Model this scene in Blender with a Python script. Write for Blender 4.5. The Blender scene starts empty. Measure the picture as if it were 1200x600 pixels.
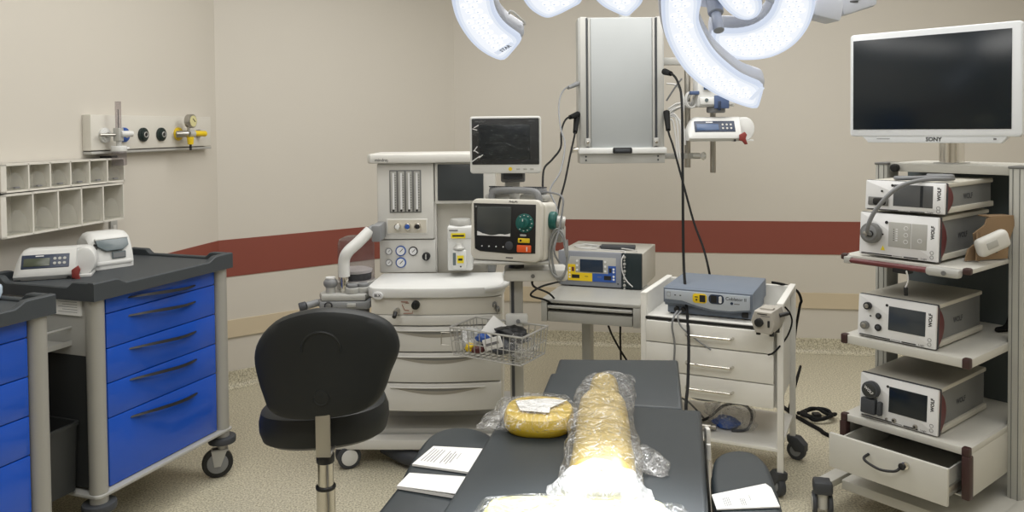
import bpy, bmesh, math, random
from mathutils import Matrix, Vector, noise
random.seed(7)
PI = math.pi
C = bpy.context.scene.collection
SC = bpy.context.scene

# ------------------------------------------------------------------ camera geometry
F, CY, PITCH, ROLL, H = 929.06, 174.24, 0.02679, 0.00946, 1.5
_c, _s, _cp, _sp = math.cos(ROLL), math.sin(ROLL), math.cos(PITCH), math.sin(PITCH)
RIGHT = Vector((_c, -_s*_sp, -_s*_cp)); UP = Vector((_s, _c*_sp, _c*_cp)); FWD = Vector((0, _cp, -_sp))
EYE = Vector((0, 0, H))
def ray(x, y): return RIGHT*((x-600)/F) + UP*(-(y-CY)/F) + FWD
def at(x, y, Y):                      # point seen at (x, y) standing at distance Y into the room
    d = ray(x, y); return EYE + d*(Y/d.y)
def onz(x, y, z):                     # point seen at (x, y) at height z
    d = ray(x, y); return EYE + d*((z-H)/d.z)
def onplane(x, y, p, n):
    d = ray(x, y); return EYE + d*((p-EYE).dot(n)/d.dot(n))

# ------------------------------------------------------------------ materials
def lin(c):
    c /= 255.0
    return c/12.92 if c <= 0.04045 else ((c+0.055)/1.055)**2.4
def rgb(c): return (lin(c[0]), lin(c[1]), lin(c[2]), 1)
MATS = {}
def mat(name, col, rough=0.5, metal=0.0, var=0.04, scale=14, bump=0.0, bscale=80, coat=0.0, emit=0.0, spec=0.5, ecol=None):
    if name in MATS: return MATS[name]
    m = bpy.data.materials.new(name); m.use_nodes = True
    nt = m.node_tree; b = nt.nodes['Principled BSDF']
    b.inputs['Roughness'].default_value = rough
    b.inputs['Metallic'].default_value = metal
    b.inputs['Specular IOR Level'].default_value = spec
    b.inputs['Coat Weight'].default_value = coat
    tc = nt.nodes.new('ShaderNodeTexCoord')
    n = nt.nodes.new('ShaderNodeTexNoise'); n.inputs['Scale'].default_value = scale; n.inputs['Detail'].default_value = 4
    nt.links.new(tc.outputs['Object'], n.inputs['Vector'])
    mx = nt.nodes.new('ShaderNodeMix'); mx.data_type = 'RGBA'
    base = rgb(col)
    mx.inputs['A'].default_value = tuple(v*(1-var) for v in base[:3])+(1,)
    mx.inputs['B'].default_value = tuple(min(1, v*(1+var)) for v in base[:3])+(1,)
    nt.links.new(n.outputs['Fac'], mx.inputs['Factor'])
    nt.links.new(mx.outputs['Result'], b.inputs['Base Color'])
    if bump:
        n2 = nt.nodes.new('ShaderNodeTexNoise'); n2.inputs['Scale'].default_value = bscale; n2.inputs['Detail'].default_value = 3
        nt.links.new(tc.outputs['Object'], n2.inputs['Vector'])
        bp = nt.nodes.new('ShaderNodeBump'); bp.inputs['Strength'].default_value = bump; bp.inputs['Distance'].default_value = 0.01
        nt.links.new(n2.outputs['Fac'], bp.inputs['Height']); nt.links.new(bp.outputs['Normal'], b.inputs['Normal'])
    if emit:
        b.inputs['Emission Color'].default_value = rgb(ecol or col); b.inputs['Emission Strength'].default_value = emit
    MATS[name] = m
    return m
def film_mat(name, tint, alpha=0.8, rough=0.12, bump=0.6, scale=28, cloud=0.0, crease_glint=0.0):
    # thin wrinkled plastic film
    m = bpy.data.materials.new(name); m.use_nodes = True; nt = m.node_tree
    nt.nodes.clear(); out = nt.nodes.new('ShaderNodeOutputMaterial')
    tr = nt.nodes.new('ShaderNodeBsdfTransparent'); tr.inputs['Color'].default_value = rgb(tint)
    gl = nt.nodes.new('ShaderNodeBsdfGlossy'); gl.inputs['Roughness'].default_value = rough
    df = nt.nodes.new('ShaderNodeBsdfDiffuse'); df.inputs['Color'].default_value = (0.85, 0.86, 0.86, 1)
    tc = nt.nodes.new('ShaderNodeTexCoord'); v = nt.nodes.new('ShaderNodeTexNoise')
    v.inputs['Scale'].default_value = scale; v.inputs['Detail'].default_value = 3; v.inputs['Distortion'].default_value = 1.2
    nt.links.new(tc.outputs['Object'], v.inputs['Vector'])
    bp = nt.nodes.new('ShaderNodeBump'); bp.inputs['Strength'].default_value = bump; bp.inputs['Distance'].default_value = 0.03
    nt.links.new(v.outputs['Fac'], bp.inputs['Height'])
    for s in (gl, df): nt.links.new(bp.outputs['Normal'], s.inputs['Normal'])
    m1 = nt.nodes.new('ShaderNodeMixShader'); m1.inputs[0].default_value = cloud
    if crease_glint:
        n3 = nt.nodes.new('ShaderNodeTexNoise'); n3.inputs['Scale'].default_value = scale*1.1; n3.inputs['Detail'].default_value = 1.5; n3.inputs['Distortion'].default_value = 2.5
        nt.links.new(tc.outputs['Object'], n3.inputs['Vector'])
        sb = nt.nodes.new('ShaderNodeMath'); sb.operation = 'SUBTRACT'; sb.inputs[1].default_value = .5; nt.links.new(n3.outputs['Fac'], sb.inputs[0])
        ab = nt.nodes.new('ShaderNodeMath'); ab.operation = 'ABSOLUTE'; nt.links.new(sb.outputs[0], ab.inputs[0])
        mr = nt.nodes.new('ShaderNodeMapRange'); mr.inputs['From Min'].default_value = 0.0; mr.inputs['From Max'].default_value = .022; mr.inputs['To Min'].default_value = crease_glint; mr.inputs['To Max'].default_value = cloud  # white crease streaks, also painted in as sparkle on the wrinkles
        nt.links.new(ab.outputs[0], mr.inputs['Value']); nt.links.new(mr.outputs['Result'], m1.inputs[0])
    nt.links.new(tr.outputs[0], m1.inputs[1]); nt.links.new(df.outputs[0], m1.inputs[2])
    fr = nt.nodes.new('ShaderNodeLayerWeight'); nt.links.new(bp.outputs['Normal'], fr.inputs['Normal'])
    pw = nt.nodes.new('ShaderNodeMath'); pw.operation = 'POWER'; pw.inputs[1].default_value = 4; nt.links.new(fr.outputs['Facing'], pw.inputs[0])
    ad = nt.nodes.new('ShaderNodeMath'); ad.operation = 'MULTIPLY_ADD'; ad.inputs[1].default_value = 0.45; ad.inputs[2].default_value = 1-alpha; ad.use_clamp = True
    nt.links.new(pw.outputs[0], ad.inputs[0])
    m2 = nt.nodes.new('ShaderNodeMixShader')
    nt.links.new(ad.outputs[0], m2.inputs[0]); nt.links.new(m1.outputs[0], m2.inputs[1]); nt.links.new(gl.outputs[0], m2.inputs[2])
    nt.links.new(m2.outputs[0], out.inputs['Surface'])
    return m

WHITE = mat('white_plastic', (214, 215, 213), 0.38)
OFFW = mat('offwhite_paint', (207, 206, 201), 0.42)
WARMW = mat('warm_white_housing', (212, 209, 200), 0.42)
DEVW = mat('device_front_white', (222, 223, 224), 0.35)
GREYP = mat('grey_plastic', (128, 130, 132), 0.45)
LGREY = mat('light_grey_metal', (176, 176, 172), 0.42, 0.15)
MGREY = mat('mid_grey_metal', (118, 119, 118), 0.42, 0.3)
DGREY = mat('dark_grey_plastic', (58, 61, 66), 0.55)
BLACK = mat('black_plastic', (22, 23, 25), 0.45)
CABLEB = mat('black_cable', (12, 13, 14), 0.7, spec=.25)
CABLEG = mat('grey_cable', (120, 122, 124), 0.5)
CABLEW = mat('white_cable', (200, 200, 198), 0.5)
CHROME = mat('chrome', (215, 212, 205), 0.12, 1.0)
STEEL = mat('brushed_steel', (175, 172, 165), 0.32, 0.9)
ALU = mat('painted_aluminium', (165, 164, 158), 0.45, 0.25)
BLUE = mat('blue_drawer_lacquer', (22, 80, 188), 0.22, 0, 0.03, coat=0.3)
TRAY = mat('charcoal_tray', (58, 63, 67), 0.6, bump=0.08, bscale=300)
BINM = mat('dark_bin', (48, 50, 50), 0.5)
SCREEN = mat('dark_screen', (20, 29, 36), 0.22)
LCD = mat('lcd_grey', (96, 108, 112), 0.25)
LCDB = mat('lcd_blue', (60, 84, 120), 0.25)
NAVY = mat('navy_panel', (40, 52, 74), 0.35)
GREENB = mat('olive_lcd', (74, 80, 66), 0.25)
REDB = mat('maroon_plastic', (98, 44, 46), 0.45)
RED = mat('red_clamp', (128, 50, 46), 0.45)
BROWN = mat('dark_brown_trim', (58, 36, 34), 0.45)
YEL = mat('yellow_plastic', (226, 194, 30), 0.4)
YLAB = mat('yellow_label', (228, 208, 40), 0.6)
ORANGE = mat('orange_button', (224, 92, 40), 0.4)
BLUEP = mat('blue_plastic', (44, 84, 160), 0.4)
DKGREEN = mat('dark_green_socket', (24, 40, 38), 0.4)
TEAL = mat('teal_dial', (20, 92, 86), 0.4)
PRINT = mat('printed_black', (28, 28, 30), 0.6)
PRINTG = mat('printed_grey', (120, 120, 122), 0.6)
VINYL = mat('black_vinyl', (17, 22, 24), 0.5, bump=0.05, bscale=400)
PAD = mat('table_pad_grey', (38, 46, 51), 0.42, bump=0.05, bscale=500)
PAPER = mat('white_paper', (235, 235, 233), 0.8)
CARD = mat('cardboard', (142, 118, 90), 0.85)
CREAM = mat('cream_card', (206, 200, 150), 0.8)
GEL = mat('amber_gel', (190, 167, 96), 0.3, var=0.1, scale=6)
GELY = mat('yellow_gel', (206, 176, 44), 0.3, var=0.1, scale=8)
GELP = mat('pale_yellow_gel', (224, 218, 140), 0.35, var=0.08)
FILM = film_mat('clear_film', (250, 250, 250), 0.94, 0.10, 1.0, 16, 0.05, .55)
FILMW = film_mat('cloudy_film', (244, 246, 248), 0.86, 0.3, 0.8, 18, 0.45, .75)
FILMC = film_mat('clear_bin_plastic', (250, 250, 248), 0.995, 0.2, 0.0, 5, 0.06)
DOME = film_mat('clear_dome', (226, 222, 224), 0.985, 0.05, 0.0, 5, 0.04)
LEDR = mat('lamp_rim_glow', (50, 52, 56), 0.35, emit=.95, var=0, ecol=(212, 222, 240), spec=.2)
LEDM = mat('lamp_edge_glow', (50, 52, 56), 0.35, emit=.95, var=0, ecol=(230, 237, 248), spec=.2)
LEDF = mat('lamp_lens_glow', (50, 52, 56), 0.35, emit=1.0, var=0, ecol=(241, 245, 252), spec=.2)
LEDL = mat('led_spot_glow', (50, 52, 56), 0.35, emit=1.04, var=0, ecol=(254, 254, 254), spec=.2)
LEDD = mat('led_dim_glow', (50, 52, 56), 0.35, emit=.95, var=0, ecol=(222, 230, 243), spec=.2)
LAMPW = mat('lamp_housing', (206, 212, 226), 0.35)

# ------------------------------------------------------------------ mesh builder
def poly_area(p): return 0.5*sum(p[i][0]*p[(i+1) % len(p)][1]-p[(i+1) % len(p)][0]*p[i][1] for i in range(len(p)))
def crom(pts, n=6, closed=False):
    P = [Vector(p) for p in pts]; out = []; N = len(P)
    rng = range(N) if closed else range(N-1)
    for i in rng:
        if closed: a, b, c, d = P[(i-1) % N], P[i], P[(i+1) % N], P[(i+2) % N]
        else: a, b, c, d = P[max(i-1, 0)], P[i], P[i+1], P[min(i+2, N-1)]
        for k in range(n):
            t = k/n
            out.append(0.5*((2*b)+(c-a)*t+(2*a-5*b+4*c-d)*t*t+(3*b-a-3*c+d)*t**3))
    if not closed: out.append(P[-1])
    return out
class MB:
    def __init__(s, T=None):
        s.v = []; s.f = []; s.m = []; s.mats = []; s.T = T or Matrix()
    def mi(s, m):
        if m not in s.mats: s.mats.append(m)
        return s.mats.index(m)
    def raw(s, V, Fc, m, T=None):
        o = len(s.v); M = s.T @ T if T else s.T
        s.v += [tuple(M @ Vector(v)) for v in V]
        k = s.mi(m)
        for f in Fc: s.f.append([i+o for i in f]); s.m.append(k)
        return s
    def bm(s, bm, m, T=None):
        bm.verts.index_update()
        s.raw([v.co[:] for v in bm.verts], [[v.index for v in f.verts] for f in bm.faces], m, T); bm.free(); return s
    def box(s, c, d, m, bev=0, seg=2, T=None, rot=None):
        b = bmesh.new(); bmesh.ops.create_cube(b, size=1, matrix=Matrix.Diagonal((d[0], d[1], d[2], 1)))
        if bev: bmesh.ops.bevel(b, geom=list(b.edges), offset=min(bev, min(d)*0.49), segments=seg, profile=0.5, affect='EDGES')
        M = Matrix.Translation(c)
        if rot: M = M @ Matrix.Rotation(rot[2], 4, 'Z') @ Matrix.Rotation(rot[1], 4, 'Y') @ Matrix.Rotation(rot[0], 4, 'X')
        return s.bm(b, m, (T @ M) if T else M)
    def b6(s, x0, x1, y0, y1, z0, z1, m, bev=0, seg=2):
        return s.box(((x0+x1)/2, (y0+y1)/2, (z0+z1)/2), (abs(x1-x0), abs(y1-y0), abs(z1-z0)), m, bev, seg)
    def cyl(s, a, b, r, m, r2=None, seg=20, bev=0):
        a = Vector(a); b = Vector(b); L = (b-a).length
        if r2 is None: r2 = r
        bb = bmesh.new(); bmesh.ops.create_cone(bb, cap_ends=True, segments=seg, radius1=r, radius2=r2, depth=L)
        if bev: bmesh.ops.bevel(bb, geom=[e for e in bb.edges if abs(abs(e.verts[0].co.z)-L/2) < 1e-6 and abs(e.verts[0].co.z-e.verts[1].co.z) < 1e-6], offset=bev, segments=2, profile=0.5, affect='EDGES')
        q = (b-a).to_track_quat('Z', 'Y').to_matrix().to_4x4()
        return s.bm(bb, m, Matrix.Translation((a+b)/2) @ q)
    def disc(s, x, z, r, y0, y1, m, seg=20, bev=0): return s.cyl((x, y1, z), (x, y0, z), r, m, seg=seg, bev=bev)
    def ring(s, c, r, t, m, axis='y', seg=28):
        pts = []
        for i in range(seg+1):
            a = 2*PI*i/seg
            p = (r*math.cos(a), 0, r*math.sin(a)) if axis == 'y' else ((r*math.cos(a), r*math.sin(a), 0) if axis == 'z' else (0, r*math.cos(a), r*math.sin(a)))
            pts.append((c[0]+p[0], c[1]+p[1], c[2]+p[2]))
        return s.tube(pts, t, m, 6, smooth=0)
    def tube(s, pts, r, m, seg=8, smooth=5):
        P = crom(pts, smooth) if smooth else [Vector(p) for p in pts]
        V = []; Fc = []; n = len(P); prev = None
        for i, p in enumerate(P):
            t = (P[min(i+1, n-1)]-P[max(i-1, 0)]).normalized()
            if prev is None:
                u = t.cross(Vector((0, 0, 1)))
                if u.length < 1e-3: u = t.cross(Vector((1, 0, 0)))
            else: u = prev - t*prev.dot(t)
            u.normalize(); prev = u; w = t.cross(u)
            for k in range(seg):
                a = 2*PI*k/seg; V.append(p+(u*math.cos(a)+w*math.sin(a))*r)
        for i in range(n-1):
            for k in range(seg):
                k2 = (k+1) % seg; Fc.append((i*seg+k, i*seg+k2, (i+1)*seg+k2, (i+1)*seg+k))
        Fc.append(tuple(reversed(range(seg)))); Fc.append(tuple((n-1)*seg+k for k in range(seg)))
        return s.raw(V, Fc, m)
    def loft(s, rings, m, cap0=True, cap1=True):
        n = len(rings[0]); V = [p for r in rings for p in r]; Fc = []
        for i in range(len(rings)-1):
            for k in range(n):
                k2 = (k+1) % n; Fc.append((i*n+k, i*n+k2, (i+1)*n+k2, (i+1)*n+k))
        if cap0: Fc.append(tuple(reversed(range(n))))
        if cap1: Fc.append(tuple((len(rings)-1)*n+k for k in range(n)))
        return s.raw(V, Fc, m)
    def lathe(s, prof, m, c=(0, 0, 0), seg=32, sx=1, sy=1):
        rings = [[(c[0]+r*sx*math.cos(2*PI*k/seg), c[1]+r*sy*math.sin(2*PI*k/seg), c[2]+z) for k in range(seg)] for r, z in prof]
        return s.loft(rings, m)
    def prism(s, poly, z0, z1, m, bev=0, T=None, seg=2):
        if poly_area(poly) < 0: poly = poly[::-1]
        b = bmesh.new(); vs = [b.verts.new((p[0], p[1], z0)) for p in poly]
        f = b.faces.new(vs); r = bmesh.ops.extrude_face_region(b, geom=[f])
        bmesh.ops.translate(b, vec=(0, 0, z1-z0), verts=[g for g in r['geom'] if isinstance(g, bmesh.types.BMVert)])
        bmesh.ops.recalc_face_normals(b, faces=list(b.faces))
        if bev:
            ed = [e for e in b.edges if abs(e.verts[0].co.z-e.verts[1].co.z) < 1e-7]
            bmesh.ops.bevel(b, geom=ed, offset=bev, segments=seg, profile=0.5, affect='EDGES')
        return s.bm(b, m, T)
    def pillow(s, poly, t, m, T=None, edge=0.85, bulge=None, fl=1.0):
        # cushion-like solid from an outline in xy, thickness t along z; bulge(x,y) gives a z offset
        cx = sum(p[0] for p in poly)/len(poly); cy = sum(p[1] for p in poly)/len(poly)
        if poly_area(poly) < 0: poly = poly[::-1]
        R = [(0.25, -.5*fl), (0.6, -.5*fl), (edge, -.48), (edge+(1-edge)*.7, -.38), (1, -.12), (1, .12), (edge+(1-edge)*.7, .38), (edge, .48), (0.6, .5), (0.25, .5)]
        rings = []
        for sc, z in R:
            rg = []
            for p in poly:
                x = cx+(p[0]-cx)*sc; y = cy+(p[1]-cy)*sc
                rg.append(Vector((x, y, z*t+(bulge(x, y) if bulge else 0))))
            rings.append(rg)
        if T: rings = [[T @ p for p in r] for r in rings]
        return s.loft(rings, m)
    def ball(s, c, r, m, seg=20, ring=12):
        if not hasattr(r, '__len__'): r = (r, r, r)
        b = bmesh.new(); bmesh.ops.create_uvsphere(b, u_segments=seg, v_segments=ring, radius=1)
        return s.bm(b, m, Matrix.Translation(c) @ Matrix.Diagonal((r[0], r[1], r[2], 1)))
    def text(s, txt, size, m, T, bold=0.0):
        cu = bpy.data.curves.new('t', 'FONT'); cu.body = txt; cu.size = size; cu.align_x = 'CENTER'; cu.align_y = 'CENTER'
        cu.offset = bold*size; cu.resolution_u = 2
        o = bpy.data.objects.new('t', cu); C.objects.link(o)
        dg = bpy.context.evaluated_depsgraph_get(); e = o.evaluated_get(dg); me = e.to_mesh()
        s.raw([v.co[:] for v in me.vertices], [list(p.vertices) for p in me.polygons], m, T)
        e.to_mesh_clear(); bpy.data.objects.remove(o); bpy.data.curves.remove(cu); return s
    def ftext(s, txt, x, z, y, size, m, rot=0, bold=0.0):   # lettering on a front face (facing -y)
        return s.text(txt, size, m, Matrix.Translation((x, y, z)) @ Matrix.Rotation(PI/2, 4, 'X') @ Matrix.Rotation(rot, 4, 'Z'), bold)
    def build(s, name, parent=None, smooth=40, loc=None, rotz=0):
        me = bpy.data.meshes.new(name); me.from_pydata(s.v, [], s.f); me.update()
        for m in s.mats: me.materials.append(m)
        me.polygons.foreach_set('material_index', s.m)
        b = bmesh.new(); b.from_mesh(me); bmesh.ops.recalc_face_normals(b, faces=list(b.faces)); b.to_mesh(me); b.free()
        me.polygons.foreach_set('use_smooth', [True]*len(me.polygons))
        me.set_sharp_from_angle(angle=math.radians(smooth)); me.update()
        o = bpy.data.objects.new(name, me); C.objects.link(o)
        if parent: o.parent = parent
        if loc is not None: o.location = loc; o.rotation_euler.z = rotz
        return o
def tag(o, label, cat, group=None, kind=None):
    o['label'] = label; o['category'] = cat
    if group: o['group'] = group
    if kind: o['kind'] = kind
    return o
def thing(name, label, cat, loc, yaw=0, group=None, tilt=0, roll=0):
    o = bpy.data.objects.new(name, None); C.objects.link(o); o.empty_display_size = 0.05
    o.location = loc; o.rotation_mode = 'XYZ'
    o.rotation_euler = (tilt, roll, yaw)
    return tag(o, label, cat, group)
def struct(o, label=None):
    o['kind'] = 'structure'
    if label: o['label'] = label
    return o
def dup(root, loc, yaw, label):
    r = root.copy(); C.objects.link(r); r.location = loc; r.rotation_euler.z = yaw; r['label'] = label
    for ch in root.children:
        c = ch.copy(); C.objects.link(c); c.parent = r
        for g in ch.children:
            d = g.copy(); C.objects.link(d); d.parent = c
    return r
def whole(mb, name, label, cat, base=None, group=None, smooth=40):
    # one-mesh thing whose origin sits at its base
    zs = [v[2] for v in mb.v]; xs = [v[0] for v in mb.v]; ys = [v[1] for v in mb.v]
    b = base or ((min(xs)+max(xs))/2, (min(ys)+max(ys))/2, min(zs))
    mb.v = [(v[0]-b[0], v[1]-b[1], v[2]-b[2]) for v in mb.v]
    return tag(mb.build(name, None, smooth, loc=b), label, cat, group)
def cable(name, label, pts, r, m, group=None, seg=8, plugs=()):
    mb = MB(); mb.tube(pts, r, m, seg, 8)
    for a, b, rr in plugs: mb.cyl(a, b, rr, m, r2=rr*0.7, seg=10)
    return whole(mb, name, label, 'cable', group=group)
def rrect(x0, x1, y0, y1, r, n=5):
    out = []
    for cx, cy, a0 in ((x1-r, y1-r, 0), (x0+r, y1-r, PI/2), (x0+r, y0+r, PI), (x1-r, y0+r, 1.5*PI)):
        for k in range(n+1): a = a0+PI/2*k/n; out.append((cx+r*math.cos(a), cy+r*math.sin(a)))
    return out
FR = Matrix.Rotation(PI/2, 4, 'X')        # xy outline -> upright xz front plane, +z of outline faces -y
def fprism(mb, poly, y0, y1, m, bev=0):   # upright slab from an outline in (x, z), front at y0, back at y1
    mb.prism(poly, -y1, -y0, m, bev, FR); return mb

# ------------------------------------------------------------------ the room
def wall_mat():
    m = mat('wall_paint', (206, 201, 191), 0.55, var=0.015, scale=1.2, bump=0.02, bscale=250); return m
WALL = wall_mat()
REDW = mat('red_wall_band', (136, 72, 60), 0.5, var=0.03, scale=3)
TANR = mat('tan_wall_rail', (204, 190, 164), 0.5, var=0.02)
def floor_mat():
    m = bpy.data.materials.new('speckled_floor'); m.use_nodes = True; nt = m.node_tree; b = nt.nodes['Principled BSDF']
    tc = nt.nodes.new('ShaderNodeTexCoord')
    n1 = nt.nodes.new('ShaderNodeTexNoise'); n1.inputs['Scale'].default_value = 3; n1.inputs['Detail'].default_value = 3
    n2 = nt.nodes.new('ShaderNodeTexNoise'); n2.inputs['Scale'].default_value = 130; n2.inputs['Detail'].default_value = 2
    v = nt.nodes.new('ShaderNodeTexVoronoi'); v.inputs['Scale'].default_value = 95
    for n in (n1, n2, v): nt.links.new(tc.outputs['Object'], n.inputs['Vector'])
    r = nt.nodes.new('ShaderNodeValToRGB'); e = r.color_ramp
    e.elements[0].position = 0.33; e.elements[0].color = rgb((148, 142, 122)); e.elements[1].position = 0.62; e.elements[1].color = rgb((212, 206, 184))
    nt.links.new(n2.outputs['Fac'], r.inputs['Fac'])
    lt = nt.nodes.new('ShaderNodeMath'); lt.operation = 'LESS_THAN'; lt.inputs[1].default_value = 0.16
    nt.links.new(v.outputs['Distance'], lt.inputs[0])
    sep = nt.nodes.new('ShaderNodeSeparateColor'); nt.links.new(v.outputs['Color'], sep.inputs[0])
    gt = nt.nodes.new('ShaderNodeMath'); gt.operation = 'GREATER_THAN'; gt.inputs[1].default_value = 0.62; nt.links.new(sep.outputs[0], gt.inputs[0])
    mu = nt.nodes.new('ShaderNodeMath'); mu.operation = 'MULTIPLY'; nt.links.new(lt.outputs[0], mu.inputs[0]); nt.links.new(gt.outputs[0], mu.inputs[1])
    mx = nt.nodes.new('ShaderNodeMix'); mx.data_type = 'RGBA'; mx.inputs['B'].default_value = rgb((112, 104, 92))
    nt.links.new(mu.outputs[0], mx.inputs['Factor']); nt.links.new(r.outputs['Color'], mx.inputs['A'])
    nt.links.new(mx.outputs['Result'], b.inputs['Base Color']); b.inputs['Roughness'].default_value = 0.45
    return m
FLOOR = floor_mat()
CEIL = mat('ceiling_paint', (228, 226, 220), 0.7)
ZC = 2.9
AL, AC, AB = 1.37, 0.66, -0.155                                   # headings of left wall, chamfer, back wall
K1 = Vector((-1.693, 4.542)); K2 = Vector((-0.400, 5.546))        # the two corners
def adv(p, a, d): return Vector((p.x+math.cos(a)*d, p.y+math.sin(a)*d))
K0 = adv(K1, AL, -6.4); K3 = adv(K2, AB, 3.7); K4 = Vector((K3.x-0.75, -1.9))
def wallpiece(name, a, b, z0, z1, t, m, inset=0.0, side=1):
    d = (b-a).normalized(); n = Vector((-d.y, d.x))*side          # n points out of the room
    p = [a-n*inset, b-n*inset, b+n*t, a+n*t]
    mb = MB(); mb.prism([tuple(q) for q in p], z0, z1, m); return mb.build(name)
struct(wallpiece('wall_left', K0, K1, 0, ZC, 0.1, WALL))
struct(wallpiece('wall_chamfer', K1, K2, 0, ZC, 0.1, WALL))
struct(wallpiece('wall_back', K2, K3, 0, ZC, 0.1, WALL))
struct(wallpiece('wall_right', K3, K4, 0, ZC, 0.1, WALL))
struct(wallpiece('wall_front', K4, K0, 0, ZC, 0.1, WALL))
foot = [tuple(K0), tuple(K1), tuple(K2), tuple(K3), tuple(K4)]
mb = MB(); mb.prism(foot, -0.1, 0, FLOOR); struct(mb.build('floor'))
mb = MB(); mb.prism(foot, ZC, ZC+0.1, CEIL); struct(mb.build('ceiling'))
segs = (('left', K0, K1), ('chamfer', K1, K2), ('back', K2, K3))
n = 0
for (z0, z1, m, t) in ((0.650, 0.866, REDW, 0.004), (0.296, 0.397, TANR, 0.012)):
    for nm, a, b in segs:
        n += 1; struct(wallpiece('trim_%d' % n, a, b, z0, z1, -0.0, m, t))
for nm, a, b in segs:
    # coved floor skirting: floor covering turned up the wall
    d = (b-a).normalized(); nrm = Vector((d.y, -d.x))
    prof = [(0.002, 0.098), (0.006, 0.096), (0.008, 0.035), (0.013, 0.016), (0.024, 0.006), (0.04, 0.001)]
    V = []
    for p in (a, b):
        for q, z in prof: V.append((p.x+nrm.x*q, p.y+nrm.y*q, z))
    k = len(prof); mb = MB(); mb.raw(V, [(i, i+1, k+i+1, k+i) for i in range(k-1)], FLOOR); struct(mb.build('baseboard_'+nm))

# ------------------------------------------------------------------ left wall: gas panel, organiser, socket
nL = Vector((math.sin(AL), -math.cos(AL), 0))
GP = Vector((-1.892, 3.563, 0))
dL = Vector((math.cos(AL), math.sin(AL), 0))
g0, g1, g2 = (onplane(x, y, GP+nL*.045, nL) for x, y in ((106, 134.4), (247, 136.3), (106.7, 182.5)))
GO = g0-nL*.045; GO.z = g2.z; GW = (g1-g0).dot(dL); GH = g0.z-g2.z
def gu(px, py, out):                    # position along the panel and height above its lower edge
    q = onplane(px, py, GP+nL*out, nL); return (q-GO).dot(dL), q.z-GO.z
def onpanel(u, out, z): return GO+dL*u+nL*out+Vector((0, 0, z))
t = thing('gas_outlet_panel', 'long white medical gas outlet panel on the left wall above the compartments', 'gas panel', GO, AL)
mb = MB(); fprism(mb, [(0, 0.022), (0, GH), (GW, GH), (GW, 0.022)], -0.045, 0, WARMW, 0.004)
mb.box((GW/2, -0.024, 0.011), (GW, 0.045, 0.012), LGREY, 0.003); mb.build('back_box', t)
OUT = [(125, 158.5, WHITE), (147.5, 158, BLUEP), (170, 157.8, DKGREEN), (191, 157.5, DKGREEN), (211, 157, YEL)]
for px, py, m in OUT:
    x, z = gu(px, py, .06)
    o = MB(); o.disc(x, z, 0.034, -0.058, -0.044, m, 28, 0.003); o.disc(x, z, 0.026, -0.064, -0.05, m, 24, 0.003)
    o.disc(x, z, 0.014, -0.067, -0.06, LGREY if m != DKGREEN else BLACK, 18); o.ring((x, -0.066, z), 0.012, 0.0025, LGREY)
    o.build('gas_outlet', t)
x, z = gu(236, 156.5, .07)
o = MB(); o.disc(x, z, 0.022, -0.060, -0.044, STEEL, 24, 0.003); o.disc(x, z, 0.016, -0.080, -0.05, STEEL, 20, 0.004)
o.disc(x, z, 0.012, -0.090, -0.078, BLACK, 16, 0.002); o.build('scavenging_outlet', t)
x, z = gu(139, 158, .10)
t = thing('oxygen_flowmeter', 'clear tube flowmeter with white humidifier plugged into the first gas outlet', 'flowmeter', onpanel(x, .10, z-.084), AL)
mb = MB(); mb.cyl((-0.08, 0.033, 0.084), (0.0, 0.0, 0.084), 0.007, STEEL); mb.b6(-0.017, 0.017, -0.015, 0.017, 0.055, 0.115, LGREY, 0.004); mb.cyl((0, 0, 0.03), (0, 0, 0.055), 0.012, LGREY); mb.build('valve_body', t)
mb = MB(); mb.cyl((0, 0, 0.115), (0, 0, 0.235), 0.013, DOME); mb.cyl((0, 0, 0.115), (0, 0, 0.20), 0.002, MGREY, seg=8); mb.build('sight_tube', t)
mb = MB(); mb.cyl((0, -0.012, 0.088), (0.05, -0.035, 0.088), 0.014, WHITE, bev=0.003); mb.build('control_knob', t)
mb = MB(); mb.cyl((0, 0, 0.008), (0, 0, 0.034), 0.034, WHITE, bev=0.004); mb.cyl((0.03, 0, 0.02), (0.055, -0.01, 0.022), 0.006, WHITE, seg=10); mb.build('humidifier_cap', t)
mb = MB(); mb.cyl((0, 0, -0.055), (0, 0, 0.008), 0.032, DOME, bev=0.006); mb.build('humidifier_bottle', t)
x, z = gu(219, 157, .10)
t = thing('vacuum_regulator', 'yellow vacuum regulator with round gauge on the yellow gas outlet', 'regulator', onpanel(x, .10, z-.084), AL)
mb = MB(); mb.cyl((-0.04, 0.035, 0.084), (0.0, -0.01, 0.084), 0.017, STEEL, bev=0.003); mb.cyl((0, -0.01, 0.084), (0.03, -0.02, 0.084), 0.02, LGREY); mb.cyl((0, -0.01, 0.084), (0, -0.01, 0.13), 0.007, STEEL); mb.build('valve_body', t)
mb = MB(); mb.disc(0.012, 0.150, 0.036, -0.03, 0.0, STEEL, 28, 0.003); mb.disc(0.012, 0.150, 0.029, -0.032, -0.03, CREAM, 24); mb.box((0.016, -0.033, 0.155), (0.024, 0.002, 0.003), PRINT, rot=(0, 0.7, 0)); mb.build('gauge', t)
mb = MB(); mb.cyl((0.03, -0.02, 0.086), (0.10, -0.035, 0.084), 0.015, YEL, bev=0.003); mb.ball((0.10, -0.035, 0.084), 0.016, YEL, 12, 8); mb.build('control_knob', t)
mb = MB(); mb.cyl((0.0, -0.02, 0.03), (0.0, -0.02, 0.068), 0.014, YEL, 0.018); mb.cyl((0, -0.02, 0.0), (0, -0.02, 0.03), 0.006, BLACK, seg=10); mb.build('hose_nozzle', t)

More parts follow.
